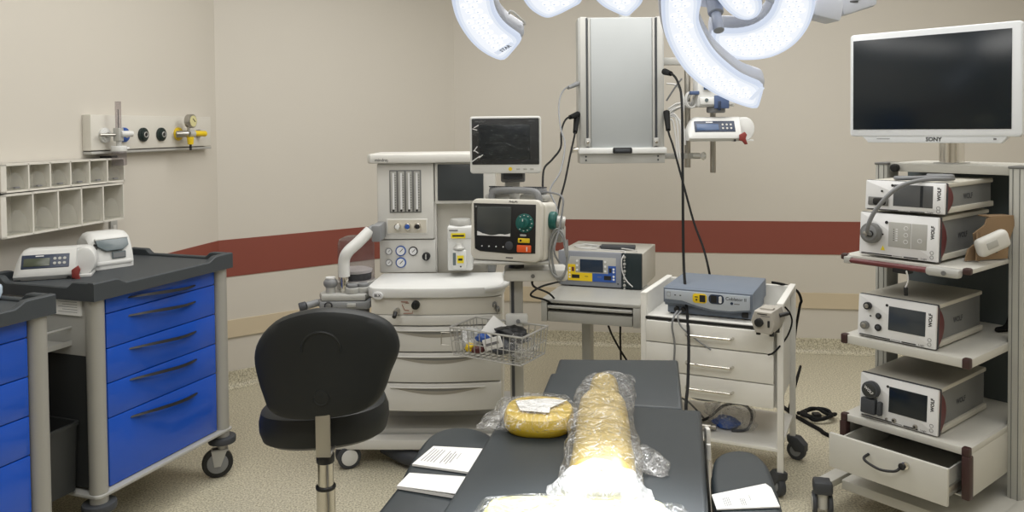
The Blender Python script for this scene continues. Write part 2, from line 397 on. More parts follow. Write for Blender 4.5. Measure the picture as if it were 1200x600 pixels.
OB = Vector((-1.989, 3.085, 0))
def organiser(pix, nb, label, dep):
    fl = onplane(pix[0][0], pix[0][1], OB+nL*dep, nL); fr_ = onplane(pix[1][0], pix[1][1], OB+nL*dep, nL); lo = onplane(pix[2][0], pix[2][1], OB+nL*dep, nL)
    z1 = fl.z; z0 = lo.z; w = Vector((fr_.x-fl.x, fr_.y-fl.y)).length
    b0 = fl-nL*dep
    t = thing('wall_organizer', label, 'wall organizer', Vector((b0.x, b0.y, z0)), AL, 'bin units on the left wall')
    h = z1-z0; mb = MB(); th = 0.007
    mb.b6(0, w, -0.006, 0, 0, h, WARMW); mb.b6(-0.004, w, -dep, 0, 0, th, WARMW); mb.b6(-0.004, w, -dep, 0, h-th, h, WARMW)
    x0 = 0.022
    mb.b6(-0.004, x0, -dep, 0, 0, h, WARMW)
    p = (w-x0)/nb
    for i in range(1, nb+1): mb.b6(x0+p*i-th, x0+p*i, -dep, 0, 0, h, WARMW)
    mb.build('frame', t)
    for i in range(nb):
        a = x0+p*i+0.003; b = x0+p*(i+1)-th-0.003; b_ = MB()
        V = []; arch = []
        for k in range(9):
            u = a+(b-a)*k/8; arch.append((u, 0.02+(h*0.5)*math.sin(PI*k/8)**0.6))
        poly = [(b, 0.012), (a, 0.012)]+arch
        fprism(b_, [(q[0], q[1]) for q in poly], -dep+0.012, -dep+0.015, FILMC)
        b_.b6(a, b, -dep+0.015, -0.012, 0.010, 0.013, FILMC); b_.build('clear_bin', t)
        if nb == 6:
            k = MB(); k.b6((a+b)/2-0.012, (a+b)/2+0.01, -dep-0.001, -dep+0.01, 0.014, 0.02, PRINTG); k.build('bin_latch', t)
    return t
organiser([(1.5, 193), (146, 184.5), (1.5, 227)], 6, 'upper wall organizer with six small compartments below the gas panel', 0.085)
organiser([(1.5, 229), (145, 215), (1.5, 281)], 5, 'lower wall organizer with five larger compartments above the syringe pump', 0.105)
mb = MB(T=Matrix.Translation(OB+nL*0.0+Vector((math.cos(AL)*0.59, math.sin(AL)*0.59, 1.0))) @ Matrix.Rotation(AL, 4, 'Z'))
mb.b6(0, 0.045, -0.012, 0, 0.0, 0.085, LGREY, 0.004); mb.b6(0.012, 0.033, -0.015, -0.01, 0.022, 0.062, OFFW, 0.002)
whole(mb, 'wall_socket', 'small grey wall socket below the lower organizer', 'socket')
mb = MB(T=Matrix.Translation(onplane(121, 184.5, GP+nL*.04, nL)+Vector((0, 0, -.004))) @ Matrix.Rotation(AL, 4, 'Z')); mb.b6(0, 0.07, -0.02, 0.02, 0, 0.010, BLACK, 0.003)
whole(mb, 'marker_pen', 'small black item lying on top of the upper organizer', 'small item')

# ------------------------------------------------------------------ blue carts
A = 1.222
def blade_handle(u0, u1, z):
    mb = MB(); pts = []
    for k in range(13):
        q = k/12; x = u0+(u1-u0)*q; pts.append((x, -0.006-0.030*math.sin(PI*q)**0.7, z-0.004+0.010*math.cos(PI*q)))
    rings = []
    for i, p in enumerate(pts):
        w = 0.003+0.0045*math.sin(PI*i/12); rings.append([(p[0], p[1]-0.004, p[2]-w*0.6), (p[0], p[1]+0.010, p[2]-w), (p[0], p[1]+0.012, p[2]+w*0.4), (p[0], p[1], p[2]+w)])
    mb.loft(rings, BLACK); return mb
def caster(mbs, x, y, r=0.06, ang=0.6, top=0.17, wheel=BLACK, hub=GREYP, brk=LGREY):
    T = Matrix.Translation((x, y, 0)) @ Matrix.Rotation(ang, 4, 'Z')
    mb = MB(T); mb.cyl((0.02, -0.014, r), (0.02, 0.014, r), r, wheel, seg=28, bev=0.006); mb.cyl((0.02, -0.017, r), (0.02, 0.017, r), r*0.68, hub, seg=24, bev=0.002); mb.cyl((0.02, -0.024, r), (0.02, 0.024, r), 0.011, LGREY, seg=12)
    for sgn in (-1, 1):
        fprism(mb, [(-0.02, top-0.03), (0.045, top-0.03), (0.034, r-0.012), (0.008, r-0.012)], sgn*0.021-0.002, sgn*0.021+0.002, brk)
    mb.b6(-0.025, 0.045, -0.023, 0.023, top-0.036, top-0.028, brk, 0.002)
    mb.cyl((0, 0, top-0.03), (0, 0, top+0.03), 0.02, brk, seg=14)
    return mb
def make_cart(label):
    t = thing('medical_cart', label, 'cart', (-1.473, 2.836, 0), A, 'blue drawer carts')
    W0, W1, D = -0.045, 0.605, 0.495
    mb = MB()
    mb.b6(W0, W1, 0.012, D-0.01, 0.225, 0.90, MGREY)
    mb.build('body', t)
    mb = MB(); mb.prism(rrect(-0.075, 0.635, -0.035, D+0.015, 0.02), 0.200, 0.212, LGREY, 0.003); mb.build('base_plate', t)
    zs = [0.214, 0.463, 0.590, 0.717, 0.843, 0.907]
    for i in range(5):
        z0, z1 = zs[i]+0.001, zs[i+1]-0.002
        d = MB(); d.b6(0.001, 0.562, -0.008, 0.02, z0, z1, BLUE, 0.003); dr = d.build('drawer', t)
        zh = {0: 0.428, 1: 0.568, 2: 0.684, 3: 0.808, 4: 0.876}[i]
        blade_handle(0.10, 0.45, zh).build('handle', dr)
    for (u, v) in ((-0.04, 0.0), (0.60, 0.0), (-0.04, D-0.02), (0.60, D-0.02)):
        p = MB(); p.cyl((u, v, 0.165), (u, v, 0.925), 0.031, ALU, seg=24); p.build('post', t)
        p = MB(); p.cyl((u, v, 0.150), (u, v, 0.178), 0.058, DGREY, seg=24, bev=0.006); p.build('bumper', t)
    mb = MB(); X0, X1, Y0, Y1 = -0.080, 0.640, -0.042, D+0.02
    mb.prism(rrect(X0+.003, X1-.003, Y0+.003, Y1-.003, 0.004), 0.907, 0.940, TRAY)
    prof = lambda q: 0.968 if q < .16 or q > .84 else 0.953
    rim = 0.028
    # raised rim with a low centre at the front
    for (x0, x1, y0, y1, ax) in ((X0, X1, Y0, Y0+rim, 0), (X0, X1, Y1-rim, Y1, 0), (X0, X0+rim, Y0+rim-.001, Y1-rim+.001, 1), (X1-rim, X1, Y0+rim-.001, Y1-rim+.001, 1)):
        rings = []; NQ = 40
        for k in range(NQ+1):
            q = k/NQ
            dz = min(1, max(0, (abs(q-.5)-.30)/.06)); h = 0.950+0.020*(dz*dz*(3-2*dz))
            if ax == 0: x = x0+(x1-x0)*q; rings.append([(x, y0, .905), (x, y0, h-.004), (x, y0+.004, h), (x, y1-.004, h), (x, y1, h-.004), (x, y1, .905)])
            else: y = y0+(y1-y0)*q; rings.append([(x0, y, .905), (x0, y, h-.004), (x0+.004, y, h), (x1-.004, y, h), (x1, y, h-.004), (x1, y, .905)])
        mb.loft(rings, TRAY)
    mb.build('tray_top', t)
    for (u, v, an) in ((-0.04, 0.0, 2.0), (0.60, 0.0, 2.3), (-0.04, D-0.02, 0.3), (0.60, D-0.02, 2.5)):
        caster(None, u, v, 0.064, an, 0.152).build('caster', t)
    # fittings on the left flank
    mb = MB(); mb.b6(-0.052, -0.044, 0.03, D-0.03, 0.70, 0.90, LGREY, 0.002); mb.b6(-0.22, -0.05, 0.10, 0.30, 0.735, 0.742, LGREY); mb.b6(-0.22, -0.05, 0.30, 0.306, 0.735, 0.86, LGREY)
    mb.b6(-0.222, -0.216, 0.10, 0.30, 0.735, 0.80, LGREY)
    mb.tube([(-0.218, 0.10, 0.80), (-0.05, 0.10, 0.80)], 0.005, LGREY, 8, 0); mb.b6(-0.22, -0.05, 0.098, 0.104, 0.735, 0.752, LGREY); mb.build('side_shelf', t)
    mb = MB(); mb.b6(-0.060, -0.053, 0.045, 0.28, 0.845, 0.905, PAPER); mb.b6(-0.062, -0.060, 0.17, 0.275, 0.848, 0.902, CREAM)
    for k in range(5): mb.b6(-0.0603, -0.0599, 0.06, 0.15-.02*(k % 2), 0.856+k*0.009, 0.8575+k*0.009, PRINTG)
    mb.build('label_card', t)
    for x0, x1, y0, y1, zt in ((-0.222, -0.06, 0.06, 0.22, 0.47), (-0.218, -0.06, 0.25, 0.42, 0.47)):
        b = MB(); zb = 0.225
        o = rrect(x0, x1, y0, y1, 0.02); i_ = rrect(x0+.006, x1-.006, y0+.006, y1-.006, 0.016)
        cx, cy = (x0+x1)/2, (y0+y1)/2
        sh = lambda P, k: [(cx+(p[0]-cx)*k, cy+(p[1]-cy)*k) for p in P]
        b.loft([[(*p, zb) for p in sh(o, .9)], [(*p, zt-.012) for p in o], [(*p, zt-.012) for p in sh(o, 1.05)], [(*p, zt) for p in sh(o, 1.05)], [(*p, zt) for p in i_], [(*p, zb+.006) for p in sh(i_, .9)]], BINM)
        b.b6(x1-.002, -0.044, cy-.03, cy+.03, zt-.05, zt-.02, BINM)
        b.build('waste_bin', t)
    mb = MB(); mb.b6(-0.050, -0.044, 0.03, D-0.03, 0.225, 0.70, BINM); mb.build('side_panel', t)
    return t
cart = make_cart('blue five-drawer cart with pumps on its charcoal tray top')
dup(cart, (-1.756, 1.995, 0), A, 'nearer blue drawer cart cut off at the photo\'s left edge')

# ------------------------------------------------------------------ pumps on the cart
def syringe_pump(name, label, loc, yaw, L=0.36, HH=0.118, tilt=0, lcd=GREENB, mirror=False, lever=True, group='syringe pumps'):
    t = thing(name, label, 'syringe pump', loc, yaw, group, tilt)
    mb = MB()
    # long body, rounded wedge section
    rings = []
    N = 16
    for k in range(N+1):
        q = k/N; x = L*0.76*q
        e = 1-0.55*max(0, 1-q/0.18)**2
        h = HH*e+0.004; d = 0.12
        rings.append([(x, 0.0, 0.0), (x, -0.012, 0.012), (x, -0.012, h*0.28), (x, 0.030, h*0.95), (x, 0.045, h), (x, d-0.03, h), (x, d, h*0.8), (x, d, 0.0)])
    mb.loft(rings, WHITE)
    # cup end
    cx = L*0.85
    o = [(cx+L*0.15*math.cos(a), HH*.5+HH*.52*math.sin(a)) for a in [2*PI*k/28 for k in range(28)]]
    fprism(mb, o, 0.035, 0.12, WHITE, 0.012)
    fprism(mb, [(L*0.70, 0.0), (L*0.70, HH*1.02), (L*0.86, HH*1.02), (L*0.86, 0.0)], 0.05, 0.12, WHITE, 0.006)
    mb.b6(L*0.08, L*0.95, 0.005, 0.115, -0.004, 0.004, WHITE)
    mb.build('body', t)
    T = Matrix.Translation((0, -0.0065, 0.0)); 
    sl = math.atan2(.042, HH*.67)
    s_ = MB(Matrix.Translation((0, 0.0085, HH*.61)) @ Matrix.Rotation(-sl, 4, 'X'))
    s_.b6(L*0.09, L*0.68, -0.003, 0.006, -HH*.27, HH*.27, NAVY, 0.003); s_.b6(L*0.12, L*0.44, -0.005, 0.0, -HH*.19, HH*.12, lcd, 0.001)
    for k in range(3):
        for j in range(2): s_.disc(L*(0.50+0.06*k), -HH*.10+HH*.18*j, 0.0055, -0.005, 0, LGREY, 10)
    s_.b6(L*0.26, L*0.36, -0.004, 0, HH*.18, HH*.22, DEVW); s_.build('control_panel', t)
    if lever:
        r = MB(); r.cyl((L*0.76, 0.03, 0.02), (L*0.76, -0.015, 0.02), 0.012, RED, bev=0.003)
        fprism(r, [(L*0.72, -0.0), (L*0.72, 0.03), (L*0.80, 0.045), (L*0.83, 0.03), (L*0.81, 0.01), (L*0.84, -0.02), (L*0.80, -0.022), (L*0.76, -0.004)], -0.03, -0.012, RED, 0.005); r.build('syringe_clamp', t)
        r = MB(); r.cyl((L*0.67, 0.05, 0.0), (L*0.67, -0.01, -0.0), 0.006, BLACK, seg=10); r.build('plunger_catch', t)
    return t
p0 = onz(2, 327, .944); p1 = onz(97, 327, .944)
syringe_pump('syringe_pump', 'long white syringe pump with red-brown clamp lying on the blue cart', Vector((-1.868, 2.950, 0.945)), 0.36, 0.272, .105)
bx = thing('infusion_pump', 'squat white pump with dark sloping window on the blue cart beside the syringe pump', 'infusion pump', Vector((-1.690, 3.165, 0.941)), 0.88)
mb = MB(); Wd = 0.165
rings = []
for (x, k) in ((0, .86), (0.012, .96), (0.03, 1), (Wd-0.03, 1), (Wd-0.012, .97), (Wd, .90)):
    P = [(-0.012, 0.0), (-0.014, 0.030), (-0.004, 0.068), (0.012, 0.104), (0.030, 0.134), (0.055, 0.147), (0.11, 0.146), (0.145, 0.125), (0.16, 0.06), (0.16, 0.0)]
    rings.append([(x, 0.07+(p[0]-0.07)*k, p[1]*k+0.0) for p in P])
mb.loft(rings, WHITE); mb.b6(0.01, Wd-0.006, -0.018, 0.03, 0.014, 0.034, WHITE, 0.008); mb.build('body', bx)
mb = MB(Matrix.Translation((Wd/2, 0.002, 0.096)) @ Matrix.Rotation(-0.50, 4, 'X')); fprism(mb, [(-0.064, 0.022), (0.064, 0.022), (0.062, -0.010), (0.036, -0.028), (-0.030, -0.028), (-0.060, -0.006)], -0.009, 0.004, LCD, 0.002); mb.b6(-0.066, 0.066, -0.012, 0.004, 0.020, 0.030, WHITE, 0.004); mb.build('window', bx)
mb = MB(); mb.b6(0.075, 0.13, -0.0165, -0.01, 0.040, 0.068, LCD, 0.002); mb.b6(0.079, 0.126, -0.0175, -0.015, 0.044, 0.064, GREYP); mb.build('display', bx)
mb = MB()
for k in range(3): mb.disc(0.018, 0.072+k*0.014, 0.004, -0.004, 0.03, BLACK, 8)
mb.build('side_ports', bx)
q = Vector((-1.825, 3.150, 0.941)); mb = MB()
mb.lathe([(0.0, 0), (0.055, 0), (0.06, 0.006), (0.06, 0.012), (0.052, 0.016), (0.054, 0.024), (0.047, 0.030), (0.05, 0.04), (0.04, 0.048), (0.0, 0.05)], GREYP, q)
whole(mb, 'coiled_pad', 'small coiled grey item behind the long syringe pump', 'coil')
q = onz(-12, 352, .945); mb = MB(); mb.box(Vector((q.x-.05, q.y+.02, .965)), (0.13, 0.09, 0.04), mat('pale_blue_box', (188, 206, 222), 0.6), 0.01, rot=(0, 0, 0.5)); mb.box(Vector((q.x-.06, q.y+.02, .995)), (0.10, 0.06, 0.02), mat('pale_blue_box', (188, 206, 222), 0.6), 0.008, rot=(0, 0, 0.5))
whole(mb, 'glove_pack', 'pale blue pack on the nearer cart\'s tray', 'pack', base=None)

# ------------------------------------------------------------------ anaesthesia machine
AO = Vector((-0.337, 3.4, 0))
t = thing('anesthesia_machine', 'tall off-white anaesthesia machine with drawers and flow tubes behind the stool', 'anesthesia machine', AO, 0)
def bow(x0, x1, y0, b, y1, n=10):           # outline with a bowed front edge
    out = [(x1, y1), (x0, y1)]
    for k in range(n+1):
        q = k/n; out.append((x0+(x1-x0)*q, y0-b*math.sin(PI*q)))
    return out
mb = MB(); mb.b6(-0.285, 0.290, 0.05, 0.60, 0.272, 0.770, WARMW, 0.006); mb.b6(-0.26, 0.27, 0.25, 0.60, 0.13, 0.28, LGREY)
mb.prism(bow(-0.282, 0.285, 0.030, 0.02, 0.1), 0.692, 0.765, WARMW, 0.003)
mb.build('cabinet', t)
mb = MB(); mb.prism(bow(-0.45, 0.42, 0.05, 0.012, 0.66, 12), 0.088, 0.135, OFFW, 0.010); mb.b6(-0.40, 0.38, 0.10, 0.6, 0.13, 0.165, LGREY, 0.02); mb.build('base', t)
for z0, z1, hd in ((0.648, 0.690, 0), (0.534, 0.642, 1), (0.400, 0.528, 1), (0.274, 0.394, 1)):
    d = MB(); d.prism(bow(-0.278, 0.280, 0.022, 0.024, 0.12, 16), z0, z1, OFFW, 0.005); dr = d.build('drawer', t)
    if hd:
        h = MB(); V = []; n = 16
        R1 = []; R2 = []; R3 = []
        for k in range(n+1):
            q = k/n; x = -0.20+0.41*q; yb = 0.022-0.024*math.sin(PI*(x+0.278)/0.558)
            zt = z1-0.016; dz = 0.030*math.sin(PI*q)
            R1.append((x, yb-0.003, zt)); R2.append((x, yb-0.0005, zt-dz*.5)); R3.append((x, yb-0.0015, zt-dz))
        mbk = mat('handle_lip_shade', (150, 146, 136), 0.5)
        h.raw(R1+R2, [(i, i+1, n+2+i, n+1+i) for i in range(n)], MGREY); h.raw(R2+R3, [(i, i+1, n+2+i, n+1+i) for i in range(n)], mbk)  # two greys paint the smile-shaped shade below the handle lip
        h.tube([(p[0], p[1]-.002, p[2]+.001) for p in R1], 0.0035, OFFW, 6, 0)
        h.build('recessed_handle', dr)
mb = MB(); mb.prism([(-0.285, 0.36), (-0.30, 0.10), (-0.297, 0.05), (-0.275, 0.015), (-0.24, 0.003), (-0.1, -0.008), (0.06, -0.008), (0.20, 0.004), (0.255, 0.015), (0.285, 0.05), (0.30, 0.10), (0.285, 0.36)], 0.768, 0.812, WHITE, 0.008)
mb.build('worktop', t)
mb = MB(); mb.tube([(0.215, 0.012, 0.800), (0.27, 0.012, 0.805), (0.305, 0.06, 0.815), (0.315, 0.16, 0.825), (0.30, 0.25, 0.825)], 0.013, WHITE, 10, 5); mb.build('side_handle', t)
mb = MB(); mb.prism([(0.026*math.cos(a), 0.017*math.sin(a)) for a in [2*PI*k/24 for k in range(24)]], 0, 0.006, DEVW, 0.002, Matrix.Translation((-0.247, 0.006, 0.780)) @ Matrix.Rotation(-0.3, 4, 'Z') @ FR)
mb.text('BLX', 0.017, PRINT, Matrix.Translation((-0.2492, -0.0008, 0.780)) @ Matrix.Rotation(-0.3, 4, 'Z') @ FR, 0.02); mb.build('oval_badge', t)
mb = MB(); mb.disc(-0.085, 0.738, 0.018, -0.014, 0.03, BLACK, 24, 0.003); mb.b6(-0.089, -0.081, -0.02, 0.0, 0.724, 0.752, BLACK, 0.002); mb.build('selector_knob', t)
mb = MB(); mb.cyl((-0.165, 0.03, 0.712), (-0.168, -0.03, 0.712), 0.012, STEEL, bev=0.002); mb.cyl((-0.168, -0.03, 0.712), (-0.170, -0.055, 0.700), 0.009, BLACK); mb.build('gas_outlet', t)
mb = MB()
for pts in ([(-0.15, 0.750), (-0.12, 0.750)], [(-0.13, 0.745), (-0.115, 0.745)], [(-0.14, 0.70), (-0.10, 0.70), (-0.10, 0.71)], [(-0.145, 0.738), (-0.135, 0.715), (-0.115, 0.712)]):
    mb.tube([(p[0], 0.0105, p[1]) for p in pts], 0.0016, mat('print_red', (150, 90, 70), 0.6), 6, 0)
mb.build('printed_diagram', t)
for p in ((0.255, 0.012, 0.735), (0.268, 0.012, 0.715)):
    mb = MB(); mb.disc(p[0], p[2], 0.010, -0.012, 0.05, MGREY, 14, 0.002); mb.b6(p[0]-.003, p[0]+.003, -0.03, 0.0, p[2]-.014, p[2]+.008, STEEL, .001); mb.build('drawer_lock', t)
# upper tower
UM = MB()
UM.b6(-0.305, 0.255, 0.42, 0.66, 0.80, 1.335, WARMW, 0.006)
UM.b6(-0.305, -0.036, 0.352, 0.45, 0.974, 1.335, OFFW, 0.008)                 # flow tube block
UM.b6(-0.298, -0.030, 0.362, 0.45, 0.812, 0.970, OFFW, 0.006)                 # gauge block
UM.b6(-0.032, 0.255, 0.36, 0.45, 1.140, 1.335, OFFW, 0.005)                   # screen frame
UM.b6(0.215, 0.255, 0.36, 0.50, 0.81, 1.15, MGREY, 0.006)
UM.b6(-0.036, -0.026, 0.37, 0.45, 0.81, 1.15, OFFW)
UM.build('tower', t)
mb = MB(); mb.prism([(-0.345, 0.68), (-0.345, 0.335), (-0.33, 0.32), (-0.05, 0.315), (0.0, 0.335), (0.265, 0.335), (0.275, 0.35), (0.275, 0.68)], 1.336, 1.380, OFFW, 0.008); mb.ftext('mindray', -0.275, 1.352, 0.3185, 0.020, PRINT, 0, 0.01); mb.build('top_shelf', t)
mb = MB(); mb.b6(-0.246, -0.095, 0.349, 0.36, 1.100, 1.303, MGREY, 0.003)
for k in range(4):
    x = -0.226+k*0.037; mb.b6(x-0.014, x+0.014, 0.345, 0.352, 1.106, 1.297, LGREY, 0.002); mb.cyl((x, 0.342, 1.118), (x, 0.342, 1.29), 0.005, DEVW, seg=10)
    for j in range(14): mb.b6(x+0.006, x+0.012, 0.3435, 0.346, 1.125+j*0.0118, 1.127+j*0.0118, PRINT)
    mb.disc(x, 1.112, 0.005, 0.338, 0.345, BLACK, 10)
mb.build('flow_tubes', t)
mb = MB(); mb.b6(-0.262, -0.066, 0.346, 0.36, 0.998, 1.072, OFFW, 0.004); mb.b6(-0.255, -0.073, 0.3445, 0.35, 1.005, 1.066, mat('recess_beige', (196, 191, 178), .5)); mb.build('knob_recess', t)
for x, m in ((-0.207, WHITE), (-0.160, BLUEP), (-0.113, BLACK)):
    k = MB(); k.disc(x, 1.037, 0.016, 0.322, 0.346, CHROME, 20, 0.003); k.disc(x, 1.037, 0.0115, 0.318, 0.33, m, 18, 0.002); k.build('flow_knob', t)
for x, z, r, m in ((-0.254, 0.916, 0.016, GREYP), (-0.197, 0.918, 0.025, BLUEP), (-0.138, 0.916, 0.022, PRINT), (-0.254, 0.862, 0.016, GREYP), (-0.197, 0.862, 0.025, BLUEP)):
    g = MB(); g.disc(x, z, r, 0.355, 0.365, m, 26, 0.002); g.disc(x, z, r*.78, 0.353, 0.36, DEVW, 24); g.box((x+r*.15, 0.352, z+r*.12), (r*.9, 0.001, r*.12), PRINT, rot=(0, -0.8, 0)); g.build('pressure_gauge', t)
mb = MB(); mb.disc(-0.075, 0.892, 0.019, 0.334, 0.365, BLACK, 24, 0.004); mb.b6(-0.078, -0.072, 0.330, 0.34, 0.88, 0.905, LGREY, 0.001); mb.build('vacuum_knob', t)
mb = MB(); mb.b6(-0.018, 0.200, 0.355, 0.37, 1.155, 1.328, mat('grey_screen', (58, 63, 66), .3), 0.004); mb.build('screen', t)
for x, y, an in ((-0.405, 0.09, 0.4), (0.36, 0.09, 2.0), (-0.40, 0.60, 1.0), (0.36, 0.60, 2.6)):
    c = MB(Matrix.Translation((x, y, 0)) @ Matrix.Rotation(an, 4, 'Z'))
    for sgn in (-1, 1):
        c.cyl((0.0, sgn*0.016, 0.052), (0.0, sgn*0.038, 0.052), 0.052, DGREY, seg=26, bev=0.008); c.cyl((0.0, sgn*0.034, 0.052), (0.0, sgn*0.041, 0.052), 0.036, WHITE, seg=22, bev=0.002)
    c.b6(-0.03, 0.03, -0.016, 0.016, 0.04, 0.106, WHITE, 0.01); c.build('caster', t)
mb = MB()
mb.tube([(-0.25, 0.16, 0.06), (-0.1, 0.05, 0.045), (0.1, 0.05, 0.045), (0.25, 0.16, 0.06)], 0.035, DGREY, 10, 5); mb.build('foot_bar', t)
# vaporiser hung in the bay
t = thing('anesthetic_vaporizer', 'white vaporizer box with yellow labels hanging in the machine\'s bay', 'vaporizer', AO+Vector((0.088, 0.255, 0.838)), 0)
mb = MB(); mb.b6(-0.055, 0.062, 0.0, 0.11, 0.0, 0.208, WHITE, 0.010)
mb.b6(-0.052, 0.060, -0.004, 0.02, 0.150, 0.204, WHITE, 0.006); mb.b6(-0.032, 0.034, -0.022, 0.02, 0.010, 0.100, WHITE, 0.01); mb.build('body', t)
mb = MB(); mb.lathe([(0, .208), (.052, .208), (.052, .222), (.046, .235), (.02, .238), (0, .238)], LGREY, (0.004, 0.055, 0)); mb.build('dial', t)
mb = MB(); mb.b6(-0.036, 0.030, -0.006, -0.003, 0.152, 0.176, YLAB); mb.b6(-0.030, 0.024, -0.0065, -0.006, 0.160, 0.168, PRINT); mb.b6(-0.008, 0.022, -0.024, -0.021, 0.040, 0.075, YLAB); mb.b6(-0.003, 0.016, -0.0245, -0.024, 0.052, 0.062, PRINT); mb.disc(0.008, 0.024, 0.004, -0.024, -0.02, PRINT, 8); mb.b6(-0.045, -0.005, -0.0055, -0.003, 0.186, 0.192, PRINTG); mb.build('warning_label', t)
mb = MB(); mb.lathe([(0, .100), (.026, .100), (.028, .108), (.018, .118), (.014, .128), (0, .13)], LGREY, (0.0, 0.0, 0)); mb.b6(-0.028, -0.014, -0.024, -0.02, 0.03, 0.088, LCD, 0.003); mb.build('filler_cap', t)
mb = MB(); mb.b6(-0.05, 0.058, 0.11, 0.165, 0.05, 0.16, LGREY, 0.004); mb.build('mounting_block', t)
# absorber / breathing system at the left
t = thing('breathing_absorber', 'grey breathing system with clear bellows dome and white arm left of the anaesthesia machine', 'breathing system', AO+Vector((-0.42, 0.16, 0)), 0)
mb = MB(); mb.prism([(-0.125, 0.0), (-0.10, -0.07), (0.105, -0.07), (0.12, -0.06), (0.125, 0.16), (-0.10, 0.16)], 0.700, 0.735, GREYP, 0.008); mb.prism([(-0.118, 0.0), (-0.095, -0.063), (0.10, -0.063), (0.118, 0.15), (-0.095, 0.15)], 0.735, 0.765, LGREY, 0.010); mb.b6(0.10, 0.132, 0.02, 0.12, 0.69, 0.76, GREYP, .006); mb.build('block', t)
mb = MB(); mb.cyl((0.01, 0.03, 0.60), (0.01, 0.03, 0.70), 0.085, GREYP, 0.092, seg=30, bev=0.01); mb.build('absorber_canister', t)
mb = MB(); mb.lathe([(0.081, .80), (.084, .805), (.084, .965), (.078, .99), (.05, 1.003), (0, 1.006)], DOME, (0.030, 0.10, 0)); mb.build('bellows_dome', t)
mb = MB(); mb.lathe([(0, .762), (.09, .762), (.092, .80), (.078, .806), (0, .806)], LGREY, (0.030, 0.10, 0)); mb.lathe([(0, .806), (.068, .806), (.070, .835), (.062, .838), (0, .838)], DGREY, (0.030, 0.10, 0)); mb.lathe([(0, .838), (.072, .838), (.074, .85), (.05, .858), (0, .86)], WHITE, (0.030, 0.10, 0)); mb.build('bellows_base', t)
mb = MB(); mb.tube([(-0.005, 0.0, 0.835), (-0.005, 0.0, 0.905), (0.012, 0.0, 0.945), (0.055, 0.02, 0.985), (0.105, 0.05, 1.035)], 0.026, WHITE, 16, 6); mb.build('swing_arm', t)
mb = MB(); mb.cyl((-0.005, 0, 0.765), (-0.005, 0, 0.84), 0.021, CHROME, bev=.003); mb.build('chrome_collar', t)
mb = MB(); mb.cyl((0.105, 0.05, 1.035), (0.125, 0.06, 1.045), 0.020, GREYP); mb.b6(0.115, 0.155, 0.03, 0.19, 0.985, 1.06, GREYP, 0.006); mb.build('arm_joint', t)
mb = MB(); mb.ball((-0.065, -0.01, 0.808), (0.032, 0.03, 0.026), GREYP); mb.cyl((-0.065, -0.01, 0.765), (-0.065, -0.01, 0.79), 0.022, LGREY); mb.lathe([(0, .828), (.022, .828), (.022, .835), (0, .836)], DEVW, (-0.065, -0.01, 0)); mb.build('airway_gauge', t)
for x, y in ((0.035, -0.02), (0.08, 0.0)):
    mb = MB(); mb.cyl((x, y, 0.765), (x, y, 0.79), 0.032, LGREY, bev=.004); mb.cyl((x, y, 0.79), (x, y, 0.805), 0.024, GREYP, bev=.004); mb.build('check_valve', t)
mb = MB(); mb.cyl((-0.12, -0.02, 0.722), (-0.165, -0.05, 0.715), 0.016, GREYP); mb.cyl((-0.165, -0.05, 0.715), (-0.195, -0.06, 0.708), 0.021, DGREY, bev=.004); mb.build('bag_port', t)
mb = MB(); mb.ring((-0.062, -0.072, 0.718), 0.015, 0.004, BLACK); mb.disc(-0.062, 0.718, 0.013, -0.078, -0.06, MGREY, 18, .002); mb.build('drain_knob', t)
mb = MB(); mb.b6(0.02, 0.06, -0.078, -0.065, 0.712, 0.728, LGREY, .003); mb.build('front_latch', t)

# ------------------------------------------------------------------ monitor stand with monitor, defibrillator, basket
SO = Vector((0.013, 3.2, 0))
t = thing('monitor_stand', 'grey pole stand carrying the monitor and defibrillator right of the anaesthesia machine', 'stand', SO, 0)
mb = MB(); mb.b6(-0.028, 0.026, 0.012, 0.067, 0.09, 0.94, ALU, 0.004); mb.b6(-0.022, -0.010, 0.010, 0.03, 0.12, 0.93, DGREY); mb.build('column', t)
mb = MB()
for k in range(5):
    a = 0.942+2*PI*k/5; mb.tube([(0, 0.03, .11), (0.12*math.cos(a), 0.12*math.sin(a)+.02, .10), (0.27*math.cos(a), 0.27*math.sin(a), .075)], 0.022, LGREY, 8, 4)
mb.cyl((0, .035, .08), (0, .035, .14), .055, LGREY, bev=.01); mb.build('base', t)
for k in range(5):
    a = 0.942+2*PI*k/5; x, y = .27*math.cos(a), .27*math.sin(a)
    c = MB(Matrix.Translation((x, y, 0)) @ Matrix.Rotation(a+1, 4, 'Z')); c.cyl((0.01, -.02, .035), (0.01, .02, .035), .035, DGREY, seg=20, bev=.005); c.b6(-.015, .02, -.012, .012, .03, .075, GREYP, .005); c.build('caster', t)
mb = MB(); mb.b6(-0.05, 0.205, -0.06, 0.08, 0.885, 0.932, OFFW, 0.012); mb.cyl((0, 0.005, .93), (0, 0.005, .985), .032, BLACK, seg=20); mb.disc(0.065, 0.908, 0.008, -0.066, -0.05, MGREY, 12); mb.build('bracket', t)
mb = MB(); mb.b6(-0.17, 0.13, -0.11, 0.20, 0.962, 0.972, LGREY, 0.004); mb.build('support_plate', t)
mb = MB(); mb.b6(-0.045, 0.02, 0.15, 0.19, 0.97, 1.34, OFFW, 0.006); mb.b6(-0.06, 0.04, 0.045, 0.17, 1.275, 1.33, GREYP, .008); mb.b6(-0.05, 0.03, 0.02, 0.06, 1.29, 1.322, DGREY, .004); mb.build('monitor_mount', t)
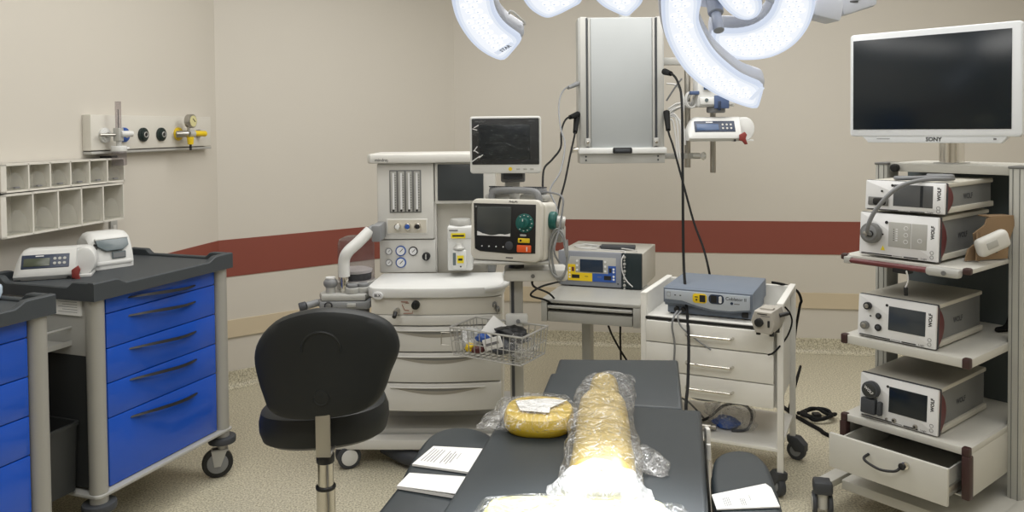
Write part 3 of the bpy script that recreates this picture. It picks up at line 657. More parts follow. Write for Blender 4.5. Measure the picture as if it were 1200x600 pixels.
# defibrillator
D = thing('defibrillator', 'white portable defibrillator with black face and green dial below the patient monitor', 'defibrillator', Vector((0.013, 3.10, 0.974)), -0.35, tilt=-0.07)
mb = MB(); fprism(mb, rrect(-0.193, 0.103, 0.0, 0.243, 0.028), -0.012, 0.03, WARMW, 0.010)
fprism(mb, rrect(-0.180, 0.110, 0.0, 0.232, 0.02), 0.03, 0.175, WARMW, 0.012); mb.b6(-0.15, 0.08, 0.0, 0.17, -0.004, 0.02, LGREY, .006)
mb.ftext('PHILIPS', -0.012, 0.233, -0.0125, 0.011, PRINT, 0, 0.02); mb.b6(-0.04, -0.01, -0.0125, -0.011, 0.012, 0.016, PRINT); mb.build('housing', D)
mb = MB(); fprism(mb, [(-0.172, 0.045), (-0.180, 0.225), (0.082, 0.225), (0.082, 0.035), (-0.02, 0.030), (-0.15, 0.035)], -0.016, -0.008, BLACK, 0.003)
for k in range(5): mb.disc(-0.140+k*0.030, 0.056, 0.003, -0.018, -0.015, DEVW, 8)
mb.disc(-0.025, 0.062, 0.017, -0.019, -0.015, DGREY, 20, .002); mb.disc(-0.168, 0.212, 0.004, -0.018, -0.015, GREYP, 8); mb.build('face_panel', D)
mb = MB(); mb.b6(-0.162, -0.018, -0.019, -0.012, 0.096, 0.213, mat('defib_screen', (66, 70, 70), 0.2), 0.002); mb.build('screen', D)
mb = MB(); n = 18
V = [(-0.160+0.14*k/n, -0.0205, 0.103+0.003*math.sin(k*.6)+(.012*max(0,1-k/3))+(.010*max(0,1-(n-k)/3))) for k in range(n+1)]+[(-0.160+0.14*k/n, -0.0205, 0.098) for k in range(n+1)]
mb.raw(V, [(i, i+1, n+2+i, n+1+i) for i in range(n)], DEVW); mb.build('peeling_film', D)
mb = MB(); mb.disc(0.038, 0.152, 0.037, -0.020, -0.012, TEAL, 30, .002); mb.disc(0.038, 0.152, 0.020, -0.036, -0.018, TEAL, 24, .004); mb.box((0.038, -0.038, 0.152), (0.010, 0.008, 0.034), TEAL, .002); mb.box((0.038, -0.0425, 0.164), (0.003, 0.002, 0.010), DEVW)
for k in range(9):
    a = -0.6+k*0.55; mb.box((0.038+.030*math.sin(a), -0.0205, 0.152+.030*math.cos(a)), (0.005, .001, .003), DEVW)
mb.build('energy_dial', D)
mb = MB(); mb.b6(0.012, 0.060, -0.022, -0.012, 0.075, 0.093, YEL, .003); mb.b6(0.02, 0.028, -0.0225, -.02, .08, .088, PRINT); mb.build('charge_button', D)
mb = MB(); mb.b6(0.008, 0.066, -0.022, -0.012, 0.038, 0.066, ORANGE, .003); mb.b6(0.048, 0.052, -0.0225, -.02, .043, .06, DEVW); mb.build('shock_button', D)
mb = MB(); mb.b6(0.020, 0.045, -0.020, -0.012, 0.100, 0.108, LGREY, .002); mb.build('soft_button', D)
mb = MB(); mb.tube([(-0.13, .06, .228), (-0.13, .06, .262), (-0.10, .06, .277), (0.03, .06, .277), (0.065, .06, .262), (0.07, .06, .228)], 0.014, GREYP, 10, 4)
mb.build('carry_handle', D)
for x in (-0.12, 0.03):
    mb = MB(); mb.b6(x-.055, x+.06, .085, .165, .232, .262, LGREY, .012); mb.b6(x-.045, x+.05, .10, .15, .258, .290, GREYP, .012)
    for k in range(9): mb.b6(x-.04+k*.01, x-.036+k*.01, .098, .152, .288, .293, DGREY)
    mb.build('paddle', D)
mb = MB(); mb.cyl((0.108, .09, .16), (0.135, .09, .16), .036, TEAL, seg=24, bev=.006); mb.cyl((0.13, .10, .155), (0.165, .11, .15), .026, LGREY, bev=.005); mb.b6(.11, .15, .12, .18, .07, .14, LGREY, .01); mb.build('paddle_connector', D)
def dloc(x, y, z):
    return D.location+Vector((x*math.cos(-.35)-y*math.sin(-.35), x*math.sin(-.35)+y*math.cos(-.35), z))
pts = []
for k in range(46):
    a = k*2*PI/11; pts.append(dloc(.150+.035*math.cos(a)+.004*math.sin(k*.7), .06+0.002*k*.4, .02+.095*math.sin(a)+.05*0+.01*math.sin(k)))
cable('coiled_lead', 'coiled grey lead looped over the defibrillator\'s right side', [dloc(.15, .11, .15)]+pts, .0034, mat('lead_grey', (150, 152, 152), .5), seg=6)
cable('paddle_cable', 'grey cable curving from the paddles down the defibrillator\'s right edge', [dloc(.05, .12, .262), dloc(.11, .10, .265), dloc(.165, .08, .25), dloc(.172, .06, .20), dloc(.165, .03, .12), dloc(.155, .0, .05), dloc(.17, .02, .0)], .0042, CABLEG, seg=6)
# patient monitor
M = thing('patient_monitor', 'white-framed patient monitor with film-covered dark screen on top of the pole stand', 'patient monitor', Vector((-0.024, 3.2, 1.315)), -0.1)
mb = MB(); fprism(mb, rrect(-0.146, 0.142, 0.0, 0.230, 0.012), -0.012, 0.015, WHITE, 0.006); fprism(mb, rrect(-0.13, 0.125, 0.015, 0.215, 0.02), 0.015, 0.07, OFFW, 0.01); mb.build('housing', M)
mb = MB(); fprism(mb, rrect(-0.137, 0.135, 0.036, 0.222, 0.005), -0.0145, -0.008, BLACK, .002); mb.b6(-0.108, 0.098, -0.0155, -.012, .055, .196, SCREEN, .001); mb.ftext('mindray', -.105, .2105, -.0150, .012, PRINTG); mb.ftext('iPM 10', .105, .2105, -.0150, .009, PRINTG); mb.build('screen', M)
mb = MB(); pts = []
V = []; Fc = []; nx, nz = 16, 10
for j in range(nz+1):
    for i in range(nx+1):
        x = -.137+.272*i/nx; z = .036+.186*j/nz; V.append((x, -.018+.0035*noise.noise(Vector((x*30, z*30, 3))), z))
for j in range(nz):
    for i in range(nx): a = j*(nx+1)+i; Fc.append((a, a+1, a+nx+2, a+nx+1))
FILMS = film_mat('screen_film', (238, 240, 241), 0.985, 0.1, 0.7, 22, 0.015)
mb.raw(V, Fc, FILMS)
for (x, z, a, L) in ((-.118, .190, .5, .022), (-.124, .178, -.3, .02), (-.122, .100, .9, .025), (-.118, .088, -.6, .018), (-.120, .060, .6, .04), (-.10, .07, .7, .02)):
    mb.box((x, -.019, z), (L, .001, .0035), DEVW, rot=(0, -a, 0))
mb.build('protective_film', M)
mb = MB(); mb.disc(0.018, .018, .0075, -.0145, -.01, YEL, 14)
for x in (.05, .078, .105): mb.b6(x-.007, x+.007, -.0135, -.01, .014, .021, LGREY, .001)
mb.build('front_keys', M)
# wire basket
WIRE = mat('basket_wire', (176, 176, 174), .35, .5)
bz0, bz1 = 0.600, 0.712
tl_, tr_, br_, bl_ = Vector((-0.253, 3.118, 0)), Vector((0.032, 2.943, 0)), Vector((0.135, 3.120, 0)), Vector((-0.155, 3.283, 0))
BC = (tl_+tr_+br_+bl_)/4
t = thing('wire_basket', 'chrome wire basket of supplies clamped to the pole stand', 'basket', Vector((BC.x, BC.y, bz0)), 0)
def bp(p, k, z): q = BC+(p-BC)*k-BC; return Vector((q.x, q.y, z-bz0))
mb = MB()
cor = [tl_, tr_, br_, bl_]
for z, k, r in ((bz1, 1, .004), (bz0+.004, .93, .0032), ((bz0+bz1)/2, .965, .0018)):
    for i in range(4): mb.tube([bp(cor[i], k, z), bp(cor[(i+1) % 4], k, z)], r, WIRE, 6, 0)
for i in range(4):
    n = 12 if i % 2 == 0 else 8
    for k in range(n):
        q = k/n; a = cor[i].lerp(cor[(i+1) % 4], q); mb.tube([bp(a, 1, bz1), bp(a, .93, bz0+.004)], .0020, WIRE, 6, 0)
for k in range(1, 12):
    a = cor[0].lerp(cor[1], k/12); b = cor[3].lerp(cor[2], k/12); mb.tube([bp(a, .93, bz0+.004), bp(b, .93, bz0+.004)], .0020, WIRE, 6, 0)
for k in range(1, 6):
    a = cor[0].lerp(cor[3], k/6); b = cor[1].lerp(cor[2], k/6); mb.tube([bp(a, .93, bz0+.002), bp(b, .93, bz0+.002)], .0020, WIRE, 6, 0)
mb.build('wire_frame', t)
mb = MB(); a = bp(tl_, 1, .69); mb.tube([a, a+Vector((-.035, .01, 0)), a+Vector((-.035, .01, -.05)), a+Vector((.005, .0, -.05))], .0025, STEEL, 6, 0); mb.build('hook', t)
mb = MB(); q = SO-Vector((BC.x, BC.y, bz0)); mb.b6(q.x-.045, q.x+.045, q.y-.018, q.y+.011, .095, .145, WHITE, .008); mb.disc(q.x+.005, .118, .008, q.y-.026, q.y-.015, GREYP, 12); mb.build('clamp', t)
def crumple(c, r, m, seed, amp=.25, yaw=0, seg=22, ring=14, flat=-.8):
    b = bmesh.new(); bmesh.ops.create_uvsphere(b, u_segments=seg, v_segments=ring, radius=1)
    for v in b.verts:
        n_ = noise.noise(v.co*1.7+Vector((seed, 0, 0)))+.6*noise.noise(v.co*4.3+Vector((0, seed, 0)))
        v.co = v.co*(1+amp*n_)
        if v.co.z < flat: v.co.z = flat
    mb = MB(Matrix.Translation(c) @ Matrix.Rotation(yaw, 4, 'Z') @ Matrix.Diagonal((r[0], r[1], r[2], 1))); mb.bm(b, m); return mb
def bpt(u, v, z): a = tl_.lerp(tr_, u).lerp(bl_.lerp(br_, u), v); return Vector((a.x, a.y, z))
fz = bz0+.010
mb = MB(Matrix.Translation(bpt(.36, .62, fz+.05)) @ Matrix.Rotation(-.5, 4, 'Z') @ Matrix.Rotation(.55, 4, 'Y') @ Matrix.Rotation(-.5, 4, 'X')); mb.box((0, 0, .012), (.10, .012, .12), PAPER, .004); whole(mb, 'paper_packet', 'white paper packet standing up in the wire basket', 'packet')
whole(crumple(bpt(.62, .60, fz+.072), (.085, .05, .032), BLACK, 3, .35, -.5), 'pressure_cuff', 'folded black cuff on top of the basket contents', 'cuff')
whole(crumple(bpt(.58, .35, fz+.035), (.065, .045, .030), DGREY, 5, .3, -.5), 'sensor_pouch', 'dark grey pouch in the middle of the basket', 'pouch')
mb = MB(Matrix.Translation(bpt(.55, .14, fz+.055)) @ Matrix.Rotation(-.5, 4, 'Z') @ Matrix.Rotation(-.35, 4, 'Y')); mb.box((0, 0, 0), (.085, .006, .045), PAPER, .002); mb.b6(-.03, .03, -.004, -.003, -.005, .005, PRINTG); whole(mb, 'folded_leaflet', 'white folded leaflet at the basket\'s front', 'leaflet')
whole(crumple(bpt(.36, .28, fz+.062), (.028, .02, .018), BLUEP, 8, .3), 'blue_clip', 'small blue clip in the wire basket', 'clip')
whole(crumple(bpt(.22, .20, fz+.022), (.022, .018, .018), YEL, 9, .3), 'yellow_plug', 'small yellow plug low in the basket\'s left corner', 'plug')
whole(crumple(bpt(.34, .17, fz+.020), (.026, .018, .016), mat('dark_red_item', (84, 40, 40), .5), 10, .3), 'red_connector', 'small dark red connector beside the yellow plug', 'connector')
whole(crumple(bpt(.82, .45, fz+.040), (.065, .06, .042), FILM, 12, .45, .3, 26, 18), 'clear_bag', 'crumpled clear bag at the basket\'s right end', 'bag')
whole(crumple(bpt(.14, .50, fz+.040), (.05, .055, .042), FILMW, 14, .4, .3, 26, 18), 'cloudy_bag', 'crumpled cloudy bag at the basket\'s left end', 'bag')

# ------------------------------------------------------------------ grey stand with electrosurgical unit
zt = 0.632
sl, sr = onz(634, 350, zt), onz(750, 357.5, zt)
yS = math.atan2(sr.y-sl.y, sr.x-sl.x); WS = (sr-sl).length
t = thing('equipment_stand', 'grey single-column stand with a shallow drawer below the electrosurgical unit', 'stand', Vector((sl.x, sl.y, 0)), yS)
SG = mat('stand_grey', (168, 168, 163), 0.45, 0.1)
mb = MB(); mb.b6(0, WS, 0, 0.50, zt-.018, zt, SG, .003); mb.b6(0, .03, 0, .5, zt-.115, zt-.018, SG, .002); mb.b6(WS-.035, WS, 0, .5, zt-.115, zt-.018, SG, .002); mb.b6(.03, WS-.03, .05, .5, zt-.10, zt-.018, MGREY); mb.build('housing', t)
mb = MB(); mb.b6(.034, WS-.039, .004, .4, zt-.113, zt-.062, SG, .003); mb.b6(.034, WS-.039, -.004, .06, zt-.045, zt-.030, LGREY, .003); mb.build('drawer', t)
mb = MB(); mb.b6(.155, .20, .22, .30, .10, zt-.1, SG, .004); mb.build('column', t)
mb = MB(); mb.b6(.02, WS-.02, .23, .29, .07, .11, SG, .006); mb.b6(.15, .205, .02, .5, .07, .11, SG, .006); mb.build('base', t)
for x, y in ((.04, .26), (WS-.04, .26), (.178, .04), (.178, .48)):
    c = MB(); c.cyl((x-.012, y, .035), (x+.012, y, .035), .035, DGREY, seg=20, bev=.004); c.b6(x-.016, x+.016, y-.015, y+.015, .045, .075, GREYP, .004); c.build('caster', t)
el, er = onz(655, 334, zt), onz(753, 339.5, zt); yE = yS-0.02; WE = (er-el).length
t = thing('electrosurgical_unit', 'grey electrosurgical unit with yellow and blue panels on the grey stand', 'electrosurgical unit', Vector((el.x, el.y, zt)), yE)
k = WE/0.456; hE = .193
mb = MB(); mb.b6(0, WE, .012, .40, .004, hE-.004, mat('esu_case', (186, 184, 176), .5), .004); mb.b6(.01, WE-.01, .03, .38, 0, .006, DGREY); mb.build('case', t)
mb = MB(); mb.b6(0, WE*.765, -.012, .014, .006, hE, mat('esu_front_grey', (134, 138, 146), .45), .006)
fprism(mb, [(WE*.125, .035), (WE*.125, .125), (WE*.15, .165), (WE*.70, .165), (WE*.70, .035)], -.0135, -.01, LGREY, .001); mb.build('front_panel', t)
mb = MB(); mb.b6(WE*.122, WE*.42, -.0155, -.012, .034, .078, YEL); mb.b6(WE*.122, WE*.215, -.0155, -.012, .078, .122, YEL); mb.b6(WE*.17, WE*.265, -.0165, -.014, .048, .067, BLACK); mb.b6(WE*.17, WE*.20, -.0165, -.014, .085, .108, REDB)
for x, z in ((.145, .066), (.145, .052), (.145, .100), (.145, .086)): mb.disc(WE*x, z, .005, -.0165, -.014, DEVW, 10)
mb.b6(WE*.33, WE*.37, -.0163, -.014, .058, .061, PRINT); mb.build('cut_panel', t)
mb = MB(); mb.b6(WE*.42, WE*.70, -.0155, -.012, .034, .078, BLUEP); mb.b6(WE*.61, WE*.70, -.0155, -.012, .078, .122, BLUEP); mb.b6(WE*.56, WE*.645, -.0165, -.014, .046, .068, BLACK); mb.b6(WE*.62, WE*.65, -.0165, -.014, .086, .110, BLACK)
for x, z in ((.675, .066), (.675, .050), (.675, .105), (.675, .090)): mb.disc(WE*x, z, .006, -.0165, -.014, DEVW, 10)
mb.b6(WE*.48, WE*.53, -.0163, -.014, .058, .061, PRINTG); mb.build('coag_panel', t)
mb = MB(); mb.b6(WE*.22, WE*.60, -.0145, -.012, .082, .155, LGREY, .001); mb.b6(WE*.27, WE*.55, -.0165, -.013, .084, .152, mat('esu_screen', (34, 48, 66), .2), .001)
for x in (.235, .575):
    for z in (.092, .117, .142): mb.disc(WE*x, z, .006, -.0165, -.013, DEVW, 10)
mb.build('screen', t)
mb = MB(); mb.b6(WE*.765, WE, -.010, .014, .004, hE, mat('socket_panel', (24, 38, 42), .4), .004)
for z in (.022, .060, .098, .136, .172): mb.disc(WE*.80, z, .008, -.015, -.008, LGREY, 14, .001); mb.disc(WE*.80, z-.017, .005, -.014, -.008, LGREY, 12)
mb.build('socket_panel', t)
mb = MB(); mb.disc(WE*.055, .045, .012, -.02, -.01, LGREY, 14, .002); mb.disc(WE*.725, .028, .004, -.014, -.01, PRINT, 8); mb.build('power_switch', t)
def eloc(x, y, z):
    c_, s_ = math.cos(yE), math.sin(yE); return Vector((el.x+x*c_-y*s_, el.y+x*s_+y*c_, zt+z))
cable('electrode_lead', 'white lead lying across the electrosurgical unit\'s top and hanging over its dark sockets', [eloc(.10, .05, hE+.008), eloc(.14, .02, hE+.012), eloc(.24, .03, hE+.008), eloc(.30, .02, hE+.008), eloc(WE*.80, .01, hE+.007), eloc(WE*.775, -.022, hE-.03), eloc(WE*.78, -.022, .10), eloc(WE*.83, -.022, .05), eloc(WE*.9, -.02, .018)], .0032, CABLEW)
cable('coiled_cable', 'thin pale cable coiled on top of the electrosurgical unit', [eloc(.13+.07*math.cos(a), .11+.05*math.sin(a), hE+.006+.0006*a) for a in [k*.5 for k in range(30)]]+[eloc(.36, .10, hE+.006), eloc(WE*.93, .03, hE+.008)], .003, CABLEW)
mb = MB(Matrix.Translation(eloc(.30, .14, hE)) @ Matrix.Rotation(yE+.15, 4, 'Z')); mb.box((0, 0, .010), (.19, .07, .02), DGREY, .006); mb.cyl((-.09, .0, .010), (-.14, -.02, .008), .006, DGREY, seg=10)
whole(mb, 'electrode_handpiece', 'dark flat handpiece lying on top of the electrosurgical unit', 'handpiece')
cable('power_cord', 'black cord hanging below the grey stand to the floor', [at(713, 382, 4.35), at(719, 396, 4.45), at(733, 420, 4.62), at(752, 446, 4.7), Vector((at(765, 455, 4.75).x, 4.75, .008))], .006, CABLEB)
cable('power_cord', 'black cord hanging straight behind the grey stand', [at(727, 382, 4.72), at(727, 400, 4.74), at(728, 430, 4.76), Vector((at(729, 440, 4.8).x, 4.8, .008))], .006, CABLEB)
cable('monitor_lead', 'dark cable looping from the monitor stand over the grey stand\'s edge', [at(624, 327, 3.35), at(626, 336, 3.5), at(645, 345, 3.95), at(657, 362, 4.0), at(640, 352, 3.95), at(622, 346, 3.7), at(634, 336, 3.8), at(656, 330, 4.2)], .005, CABLEB)

# ------------------------------------------------------------------ white drawer trolley
TO = Vector((1.0745, 3.139, 0)); yT = -0.45
t = thing('drawer_trolley', 'white three-drawer trolley on casters with open lower shelf', 'trolley', TO, yT)
TW = mat('trolley_white', (222, 221, 216), 0.4)
X0, X1, DD = -0.585, 0.0, 0.43
for (x, y, zt_) in ((X0+.012, .012, .775), (X1-.012, .012, .775), (X0+.012, DD, .785), (X1-.012, DD, .785)):
    p = MB(); p.b6(x-.0125, x+.0125, y-.0125, y+.0125, .10, zt_, TW, .003); p.build('post', t)
for x in (X0+.012, X1-.012):
    p = MB(); p.b6(x-.0125, x+.0125, 0, DD+.012, .765, .787, TW, .003); p.build('side_rail', t)
mb = MB(); mb.b6(X0+.02, X1-.02, .006, DD-.01, .668, .690, TW, .002); mb.b6(X0+.02, X1-.02, DD-.02, DD, .69, .78, TW); mb.b6(X0+.02, X0+.026, .01, DD, .355, .785, TW); mb.b6(X1-.026, X1-.02, .01, DD, .355, .785, TW)
mb.b6(X0+.022, X1-.022, -.004, .02, .676, .686, BLACK); mb.b6(X0+.025, X1-.025, .03, DD, .355, .67, TW); mb.build('cabinet', t)
for z0, z1, zh in ((.583, .672, .630), (.461, .579, .512), (.362, .457, .408)):
    d = MB(); d.b6(X0+.026, X1-.036, -.012, .02, z0, z1, TW, .003); dr = d.build('drawer', t)
    h = MB(); xa, xb = -.385, -.195
    h.tube([(xa, -.012, zh), (xa+.006, -.035, zh), (xa+.03, -.040, zh), (xb-.03, -.040, zh), (xb-.006, -.035, zh), (xb, -.012, zh)], .0062, CHROME, 10, 4); h.build('handle', dr)
mb = MB(); mb.b6(X0+.01, X1-.01, 0, DD, .185, .20, TW, .003); mb.build('lower_shelf', t)
for x, y, a in ((X0+.012, .012, .6), (X1-.012, .012, 2.2), (X0+.012, DD, 1.0), (X1-.012, DD, -.3)):
    c = MB(Matrix.Translation((x, y, 0)) @ Matrix.Rotation(a, 4, 'Z')); c.cyl((.018, -.014, .042), (.018, .014, .042), .042, DGREY, seg=24, bev=.005); c.cyl((.018, -.017, .042), (.018, .017, .042), .024, GREYP, seg=18)
    fprism(c, [(-.02, .105), (.03, .105), (.062, .075), (.062, .045), (.018, .04), (-.018, .08)], -.022, .022, DGREY, .004); c.build('caster', t)
def tloc(x, y, z):
    c_, s_ = math.cos(yT), math.sin(yT); return Vector((TO.x+x*c_-y*s_, TO.y+x*s_+y*c_, z))
# surgical generator on top
t = thing('ablation_generator', 'slate-blue ablation generator with curved pale front panel on the white trolley', 'generator', tloc(-.495, .035, .690), yT)
GB = mat('generator_blue', (106, 116, 130), .5, var=.03); GF = mat('generator_face', (176, 184, 194), .4)
mb = MB(); W_ = .372
mb.b6(0, W_, .02, .37, .040, .120, GB, .004); mb.b6(.01, W_-.008, .03, .36, .006, .045, GB, .004)
fprism(mb, [(0, .055), (0, .118), (W_, .118), (W_, .045), (W_*.75, .032), (W_*.5, .034), (W_*.25, .052)], 0, .03, GB, .004); mb.build('case', t)
mb = MB(); fprism(mb, [(W_*.02, .070), (W_*.02, .110), (W_*.97, .110), (W_*.97, .052), (W_*.75, .040), (W_*.55, .041), (W_*.38, .052), (W_*.22, .068)], -.004, .002, GF, .002)
mb.ftext('Coblator II', W_*.82, .092, -.0045, .019, PRINT, 0, .01); mb.disc(W_*.775, .074, .006, -.0048, -.003, NAVY, 12); mb.b6(W_*.80, W_*.86, -.0045, -.003, .071, .075, PRINTG)
mb.b6(W_*.045, W_*.085, -.0045, -.003, .082, .102, PRINTG); mb.b6(W_*.049, W_*.081, -.005, -.003, .084, .100, GF)
for x in (.13, .19): mb.b6(W_*x, W_*(x+.02), -.0045, -.003, .088, .092, PRINT)
mb.build('face_panel', t)
mb = MB(); fprism(mb, rrect(W_*.34, W_*.50, .064, .104, .012), -.006, -.002, YEL, .001); mb.b6(W_*.42, W_*.485, -.0075, -.005, .070, .099, BLACK); mb.b6(W_*.365, W_*.40, -.0072, -.005, .088, .092, PRINT); mb.disc(W_*.385, .078, .004, -.0072, -.005, PRINT, 8); mb.build('ablate_display', t)
mb = MB(); fprism(mb, rrect(W_*.52, W_*.69, .066, .106, .016), -.006, -.002, NAVY, .001); mb.b6(W_*.545, W_*.61, -.0075, -.005, .072, .101, BLACK)
for zz in (.094, .086, .078): mb.disc(W_*.65, zz, .0065, -.0075, -.005, DEVW, 12)
mb.build('coag_display', t)
mb = MB()
for x in (.14, .215):
    mb = MB(); mb.disc(W_*x, .024, .011, .012, .035, BLACK, 16, .002); mb.build('socket', t)
mb = MB(); mb.b6(W_*.87, W_*.94, .024, .035, .012, .034, BLACK, .002); mb.build('footswitch_socket', t)
mb = MB()
for x, y in ((.03, .05), (W_-.03, .05), (.03, .33), (W_-.03, .33)): mb.cyl((x, y, 0), (x, y, .008), .012, BLACK, seg=12)
mb.build('feet', t)
# controller hooked on the right rail
cl = at(884, 387, 3.085)
t = thing('flow_controller', 'small grey controller box with black knob hooked on the trolley\'s right rail', 'controller', Vector((cl.x-.012, cl.y-.01, .694)), -.62)
CG = mat('controller_grey', (172, 168, 160), .5)
mb = MB(); rings = []
for y in (-.004, 0.0, .125, .13):
    q = .93 if y in (-.004, .13) else 1
    P = [(.012, 0), (.075, 0), (.09, .04), (.078, .085), (.010, .085), (-.004, .045)]
    rings.append([(.042+(p[0]-.042)*q, y, .042+(p[1]-.042)*q) for p in P])
mb.loft(rings, CG); mb.b6(.02, .07, .03, .06, .083, .092, CG, .002); mb.build('case', t)
mb = MB(); mb.disc(.030, .042, .0165, -.020, -.002, BLACK, 22, .003); mb.build('dial_knob', t)
mb = MB(); mb.b6(.062, .070, -.009, -.002, .026, .052, BLACK, .002); mb.build('rocker_switch', t)
mb = MB(); mb.b6(.022, .060, -.0052, -.003, .073, .076, PRINT); mb.b6(.035, .070, -.0052, -.003, .066, .069, PRINTG); mb.build('label_strip', t)
for x, y in ((.018, .02), (.07, .02), (.018, .09), (.07, .09)):
    mb = MB(); mb.cyl((x, y, -.012), (x, y, .004), .009, BLACK, seg=12); mb.build('rubber_foot', t)
mb = MB(); mb.cyl((.085, .07, .06), (.115, .09, .07), .008, BLACK, seg=12); mb.build('cable_gland', t)
cable('controller_cable', 'black cable arcing from the controller box down the trolley\'s side', [at(917, 357, 3.2), at(925, 366, 3.2), at(928, 378, 3.2), at(922, 395, 3.17), at(908, 412, 3.13), at(900, 416, 3.12)], .0036, CABLEB)
cable('generator_mains_lead', 'black mains lead looping behind the trolley\'s right rail', [at(905, 331, 3.5), at(920, 334, 3.55), at(934, 341, 3.6), at(939, 352, 3.6), at(937, 360, 3.62), at(931, 400, 3.75), at(930, 450, 3.8), Vector((1.42, 3.9, .3)), Vector((1.43, 4.1, .01))], .006, CABLEB)
cable('footswitch_lead', 'grey lead hanging from the generator\'s sockets past the drawers', [tloc(-.43, .02, .715), tloc(-.435, -.02, .70), tloc(-.44, -.035, .66), tloc(-.43, -.032, .58), tloc(-.435, -.035, .45), tloc(-.43, -.03, .38), tloc(-.40, .10, .30), tloc(-.36, .20, .206)], .0045, CABLEG)
cable('wand_lead', 'thinner lead crossing diagonally over the trolley\'s upper drawer', [tloc(-.415, .02, .715), tloc(-.42, -.02, .70), tloc(-.40, -.03, .66), tloc(-.34, -.030, .615), tloc(-.30, -.028, .59), tloc(-.28, -.028, .578)], .0035, CABLEG)
pts = [tloc(-.33+.085*math.cos(a), .16+.11*math.sin(a), .335+.0009*a) for a in [k*.5 for k in range(50)]]
mb = MB(); mb.tube(pts, .006, CABLEG, 7, 3)
for k in (-1, 1): mb.tube([tloc(-.33+.085*k, .16, .34), tloc(-.33+.085*k, .16, .358)], .003, CABLEG, 6, 0)
whole(mb, 'cable_coil', 'dark coil of cable hung under the trolley\'s lowest drawer', 'cable')
cable('foot_cable', 'dark cable curled on the trolley\'s lower shelf', [tloc(-.40, .10, .208), tloc(-.34, .20, .21), tloc(-.28, .24, .26), tloc(-.20, .22, .285), tloc(-.15, .17, .27), tloc(-.16, .13, .215), tloc(-.22, .10, .208)], .006, DGREY)
whole(crumple(tloc(-.24, .15, .255), (.10, .075, .056), FILM, 21, .45, yT, 30, 20), 'clear_bag', 'clear plastic bag on the trolley\'s lower shelf', 'bag')
whole(crumple(tloc(-.25, .14, .225), (.055, .04, .026), BLUEP, 23, .25, yT), 'blue_foot_pedal', 'blue item inside the clear bag on the lower shelf', 'pedal')
mb = MB(); mb.cyl(tloc(-.37, .06, .222), tloc(-.30, .07, .222), .018, STEEL, bev=.003); mb.cyl(tloc(-.31, .07, .222), tloc(-.28, .072, .222), .012, STEEL); whole(mb, 'metal_connector', 'silver connector on the trolley\'s lower shelf beside the bag', 'connector')

# ------------------------------------------------------------------ ceiling pendant
PO = Vector((0.595, 4.3, 0))
t = thing('ceiling_pendant', 'tall grey ceiling-hung supply panel behind the surgical lamps', 'pendant', Vector((PO.x, PO.y, 1.30)), 0)
PG = mat('pendant_grey', (178, 180, 178), .4, .1, var=.015); PF = mat('pendant_face', (168, 172, 173), .38, .1, var=.015)
mb = MB(); mb.b6(-.232, .232, .0, .16, .06, .79, PG, .006); mb.b6(-.165, .165, -.006, .01, .08, .785, PF, .002); mb.build('housing', t)
for sx in (-1, 1):
    mb = MB(); mb.b6(sx*.205-.020, sx*.205+.020, -.012, .02, .075, .792, LGREY, .005); mb.b6(sx*.188-.004, sx*.188+.004, -.014, 0, .09, .785, DGREY); mb.b6(sx*.174-.006, sx*.174+.006, -.010, .01, .08, .788, LGREY, .002); mb.build('rail', t)
    mb = MB(); mb.box((sx*.185, -.018, .115), (.03, .012, .045), LGREY, .008); mb.disc(sx*.185, .115, .008, -.028, -.02, CHROME, 12, .002); mb.build('rail_clamp', t)
mb = MB(); mb.b6(-.235, .240, -.030, .14, .052, .085, WHITE, .006); mb.b6(-.228, .232, -.012, .15, .0, .055, LGREY, .003)
for sx in (-1, 1):
    for z in (.018, .038): mb.disc(sx*.195, z, .005, -.0145, -.01, DGREY, 10)
mb.build('shelf_bracket', t)
mb = MB(); fprism(mb, rrect(-.052, .052, .054, .086, .008), -.038, -.025, BLACK, .003); mb.b6(-.04, .04, -.040, -.03, .062, .078, DGREY, .003); mb.build('handle', t)
mb = MB(); mb.cyl((-.265, .03, .075), (-.23, .03, .075), .014, CHROME); mb.cyl((-.275, .03, .075), (-.262, .03, .075), .018, STEEL); mb.build('side_knob', t)
mb = MB(); mb.cyl((.035, .10, .79), (.035, .10, ZC-1.30), .034, PG, seg=28); mb.b6(-.12, .12, .0, .2, ZC-1.30-.05, ZC-1.30, WHITE, .01); mb.build('ceiling_column', t)
mb = MB(); mb.b6(.23, .44, .05, .085, .018, .050, LGREY, .004); mb.build('side_arm', t)
mb = MB(); mb.b6(.23, .42, .06, .10, .535, .575, LGREY, .004); mb.build('side_arm', t)
mb = MB(); mb.cyl((.40, .045, .035), (.46, .01, .035), .010, OFFW); mb.cyl((.445, .02, .035), (.452, .012, .035), .022, OFFW, bev=.004); mb.build('clamp_knob', t)
for x, z0, z1, r in ((.372, -.03, .72, .0165), (.512, -.06, ZC-1.30, .0155)):
    mb = MB(); mb.cyl((x, .066, z0), (x, .066, z1), r, STEEL, seg=20, bev=.002); mb.build('pole', t)
mb = MB(); mb.b6(.36, .53, .05, .09, .30, .33, LGREY, .004); mb.build('pole_clamp', t)
syringe_pump('syringe_pump', 'white syringe pump with maroon clamp mounted on the pendant\'s poles', Vector((PO.x+.345, PO.y-.085, 1.420)), 0.0, 0.365, .122, lcd=LCDB)
t = thing('infusion_pump', 'white and blue pump above the syringe pump, half hidden by the lamp', 'infusion pump', Vector((PO.x+.405, PO.y-.075, 1.60)), 0)
mb = MB(); mb.b6(-.01, .19, 0, .115, .0, .16, WHITE, .010); mb.b6(.0, .18, -.012, .01, .01, .05, WHITE, .006); mb.build('body', t)
